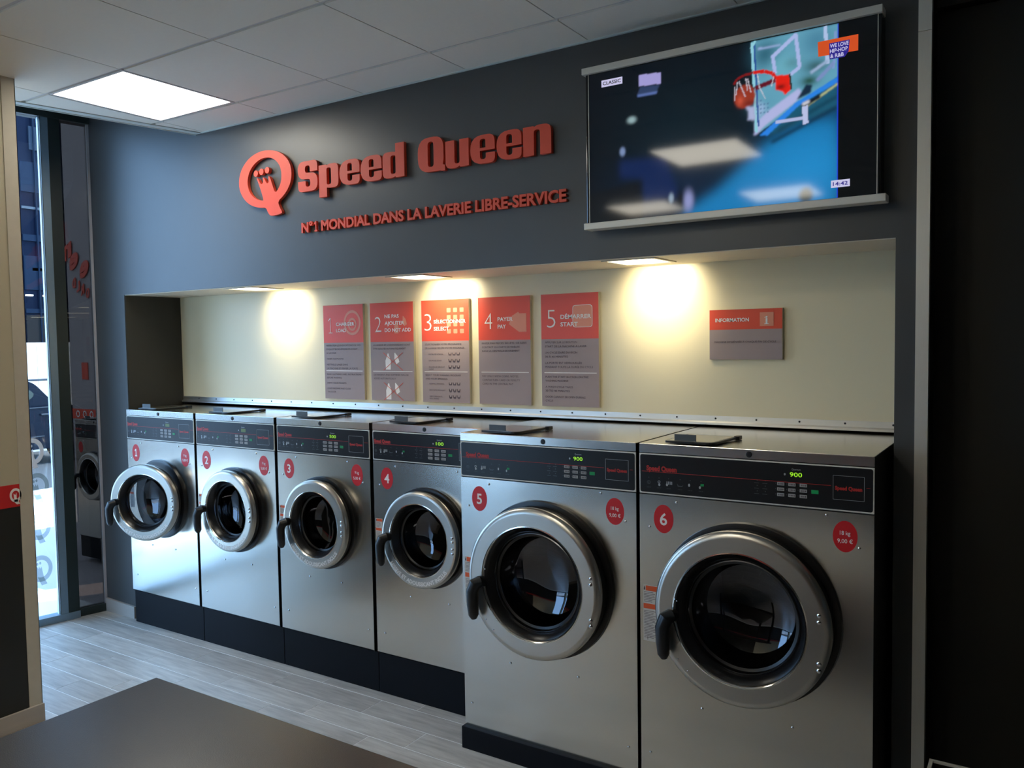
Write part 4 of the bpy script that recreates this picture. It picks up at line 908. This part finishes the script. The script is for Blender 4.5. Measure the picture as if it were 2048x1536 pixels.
        cput(K('labo'), 'orange_bar', lambda: G().rect(a0+.010*(1 if big else .6), a1-.001, a3-h_*.10, a3-h_*.01, -.0009, .0003).rect(a0+.001, a1-.006, a3-h_*.42, a3-h_*.33, -.0009, .0003), 'label_orange', lb)
        def lt():
            g_ = G(); rr = random.Random(3)
            for q in range(30):
                z = a3-h_*(.13+.028*q)
                if .30 < (a3-z)/h_ < .44: continue
                g_.rect(a0+.003, a0+.003+(a1-a0-.008)*rr.uniform(.6, 1), z, z+h_*.008, -.0009, .0002)
            g_.poly([(a0+.002, a3-h_*.09), (a0+.008, a3-h_*.09), (a0+.0075, a3-h_*.05), (a0+.005, a3-h_*.015), (a0+.0025, a3-h_*.05)], -.0009, .0002)
            g_.rect(a0+.016, a0+.018, a2+h_*.02, a2+h_*.08, -.0009, .0002)
            return g_
        cput(K('labt'), 'label_print', lt, 'print_dark', lb)['kind'] = 'stuff'
    for (X, Z) in D['screws']:
        cput(K('scr'), 'screw', lambda: G().dome(0, 0, .0052, 0, .0038, 10), 'chrome', t, (X, -.0002, Z))
    return t
for i in range(4):
    washer(i+1, SM, -0.5055+0.67*i, -0.0486, open_deg=(19 if i == 0 else 0), dtext=('' if i < 2 else '500' if i == 2 else '100'))
washer(5, BG, 2.1766, -0.252, big=True, dtext='900', slogan=False)
washer(6, BG, 2.9773, -0.252, big=True, dtext='900', slogan=False)

# ================================================================== TABLE AND BIN
t = thing('folding_table', 'dark charcoal folding table, its corner in the foreground', 'table', (2.40, -2.75, 0))
put('table_top', G().box(0, 1.15, 0, 0.943, 0.865, 0.9, 0.003), 'table_top', t)
for x, y in ((0.04, 0.04), (1.06, 0.04), (0.04, 0.853), (1.06, 0.853)): put('leg', G().box(x, x+.05, y, y+.05, 0, .865, .003), 'black_plastic', t)
put('shelf', G().box(0.05, 1.10, 0.05, 0.893, 0.20, 0.23, .003), 'table_top', t)
t = thing('waste_bin', 'black open bin with a thin pale rim, low at the foot of the dark recess', 'bin', (3.934, -0.70, 0))
W2, D2, H2 = 0.34, 0.372, 0.45
put('bin_body', G().box(0, W2, 0, .008, 0, H2-.006).box(0, W2, D2-.008, D2, 0, H2-.006).box(0, .008, .008, D2-.008, 0, H2-.006).box(W2-.008, W2, .008, D2-.008, 0, H2-.006).box(0, W2, 0, D2, 0, .01), 'paint_black', t)
put('rim', G().box(-.002, W2+.002, -.002, .008, H2-.006, H2).box(-.002, W2+.002, D2-.008, D2+.002, H2-.006, H2).box(-.002, .008, .008, D2-.008, H2-.006, H2).box(W2-.008, W2+.002, .008, D2-.008, H2-.006, H2), 'poster_edge', t)

# ================================================================== REFLECTION IN THE SIDE LIGHT, BUILT AS OBJECTS BEHIND THE GLASS
struct('floor_reflection_set', G().box(-3.72, -0.95, 0.03, 1.5, -0.08, 0.0), 'grey_wall')  # added floor and wall, backdrop of the imitated pane reflection
lw = struct('wall_reflection_set', G().box(-3.72, -0.90, 1.40, 1.5, 0, 3.9), 'grey_wall')
put('red_band', G().box(-3.72, -0.90, 1.397, 1.3995, 1.02, 1.115), 'red_poster', lw)  # band and rings belong to the imitated reflection too
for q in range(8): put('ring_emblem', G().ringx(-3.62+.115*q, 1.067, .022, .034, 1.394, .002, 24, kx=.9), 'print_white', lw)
ls = thing('reflected_sign', 'mirrored red sloping lettering, modelled stand-in for a reflection in the side pane', 'sign', (-3.5, 1.39, 2.4))  # letters built reversed, to imitate lettering reflected in the pane
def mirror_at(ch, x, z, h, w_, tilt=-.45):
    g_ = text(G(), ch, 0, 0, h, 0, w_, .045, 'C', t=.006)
    return put('reflected_letter', g_.map(lambda a, b_, c: (-a+x+3.5, b_-.006, c+z-2.4+a*-tilt*-1)), 'red_poster', ls)
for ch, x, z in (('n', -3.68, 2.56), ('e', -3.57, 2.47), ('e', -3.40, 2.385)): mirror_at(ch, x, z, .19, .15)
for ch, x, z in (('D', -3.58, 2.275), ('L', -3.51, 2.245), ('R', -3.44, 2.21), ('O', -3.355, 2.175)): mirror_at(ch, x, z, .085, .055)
tag(put('reflected_notice', G().box(-3.52, -3.42, 1.392, 1.3995, 1.40, 1.56), 'red_poster'), 'small red notice, modelled as part of the reflection in the side pane', 'sign')  # added, another piece of the imitated reflection
washer(7, SM, -2.25, 0.60, 0.04, 0.83, label='scaled-down washing machine, modelled stand-in for a reflection in the side pane', dtext='', slogan=False)  # smaller copy added to imitate a machine reflected in the pane

# ================================================================== STREET
struct('ground', G().box(-6.5, -0.8, -14, 14, -0.25, -0.09), 'pavement')
struct('road', G().box(-40, -6.5, -20, 30, -0.30, -0.12), 'asphalt')
f_ = thing('boundary_wall', 'long white ribbed boundary fence across the street', 'fence', (-11, 0, -0.12))
put('rail', G().box(-.05, .05, -8, 14, 1.86, 1.93), 'fence_white', f_)
pm2 = G().box(0, .05, 0, .19, 0, 1.86).mesh('board', 'fence_white')
for q in range(60): link('board', pm2, f_, (0, 1.0+q*.2-2, 0))
put('kerb', G().box(-.1, .25, -8, 14, 0, .10), 'pavement', f_)
b_ = thing('office_building', 'tall dark blue glazed office building across the street', 'building', (-16, 7.15, 0))
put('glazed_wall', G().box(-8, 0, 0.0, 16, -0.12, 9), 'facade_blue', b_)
for q, (y0, y1, z0, z1, mm) in enumerate([(0.02, 3, 5.0, 5.06, 'facade_line'), (0.02, 3, 4.25, 4.40, 'facade_panel'), (.25, .62, 6.4, 6.95, 'facade_pale'), (0.02, 3, 5.4, 6.1, 'facade_panel'), (0.02, 3, 2.55, 2.65, 'facade_panel'), (0.02, 3, 1.8, 2.5, 'facade_beige'), (0.02, 3, 3.1, 3.9, 'facade_panel'), (.2, .55, 3.55, 3.62, 'facade_line')]):
    put('window_panel', G().box(-.01, .04, y0, y1, z0, z1), mm, b_)
for q in range(8): put('mullion', G().box(0, .07, .33+q*.9, .36+q*.9, 0, 9), 'facade_panel', b_)
for y0 in (.02, .42): put('wall_lamp', G().box(.02, .10, y0, y0+.14, 2.95, 2.98), 'luminous', b_)
# dark car parked along the street, tail to the right
c_ = thing('parked_car', 'dark blue parked car seen through the shop window', 'car', (-9.0, 2.0, -0.12))
def prof_ex(name, pts, x0, x1, mm, par_):  # profile in (y, z), extruded over x
    n_ = len(pts); return put(name, G().add([(x0, y, z) for y, z in pts]+[(x1, y, z) for y, z in pts], [tuple(range(n_)), tuple(range(2*n_-1, n_-1, -1))]+[((i+1) % n_, i, i+n_, (i+1) % n_+n_) for i in range(n_)]), mm, par_)
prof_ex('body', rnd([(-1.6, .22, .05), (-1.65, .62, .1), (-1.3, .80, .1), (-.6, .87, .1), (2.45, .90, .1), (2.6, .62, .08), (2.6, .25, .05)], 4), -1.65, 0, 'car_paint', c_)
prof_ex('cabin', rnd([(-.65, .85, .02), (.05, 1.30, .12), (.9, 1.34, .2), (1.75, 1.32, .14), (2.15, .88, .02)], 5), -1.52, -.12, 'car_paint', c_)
put('roof_rail', G().box(-.2, -.14, .1, 2.3, 1.31, 1.345, .01), 'car_chrome', c_)
prof_ex('window', rnd([(-.35, .92, .03), (.10, 1.20, .08), (.62, 1.22, .03), (.62, .92, .03)], 4), -.13, -.108, 'car_glass', c_)
prof_ex('window', rnd([(.70, .98, .03), (.70, 1.22, .03), (1.68, 1.20, .09), (1.80, 1.10, .08), (1.66, .99, .06)], 4), -.13, -.108, 'car_glass', c_)
prof_ex('door_crease', [(-.9, .40), (1.85, .44), (1.85, .455), (-.9, .415)], -.01, .012, 'car_chrome', c_)
prof_ex('door_line', [(-.6, .875), (2.3, .895), (2.3, .91), (-.6, .89)], -.01, .012, 'car_chrome', c_)
put('door_handle', G().box(0, .04, 1.80, 1.98, .775, .80, .006), 'car_chrome', c_)
put('door_handle', G().box(0, .04, .55, .73, .76, .785, .006), 'car_chrome', c_)
for y in (-.85, 2.25):
    wv = G().lathe([(.0001, 0), (.20, 0), (.22, -.01), (.30, -.01), (.31, .02), (.31, .18), (.0001, .18)], 0, 0, 0, 28).map(lambda a, b__, c: (-b__+.03, a+y, c+.31))
    wh = put('wheel', wv, 'tyre', c_); put('hub_cap', G().lathe([(.0001, -.012), (.17, -.012), (.19, 0)], 0, 0, 0, 20).map(lambda a, b__, c: (-b__+.035, a+y, c+.31)), 'car_chrome', wh)
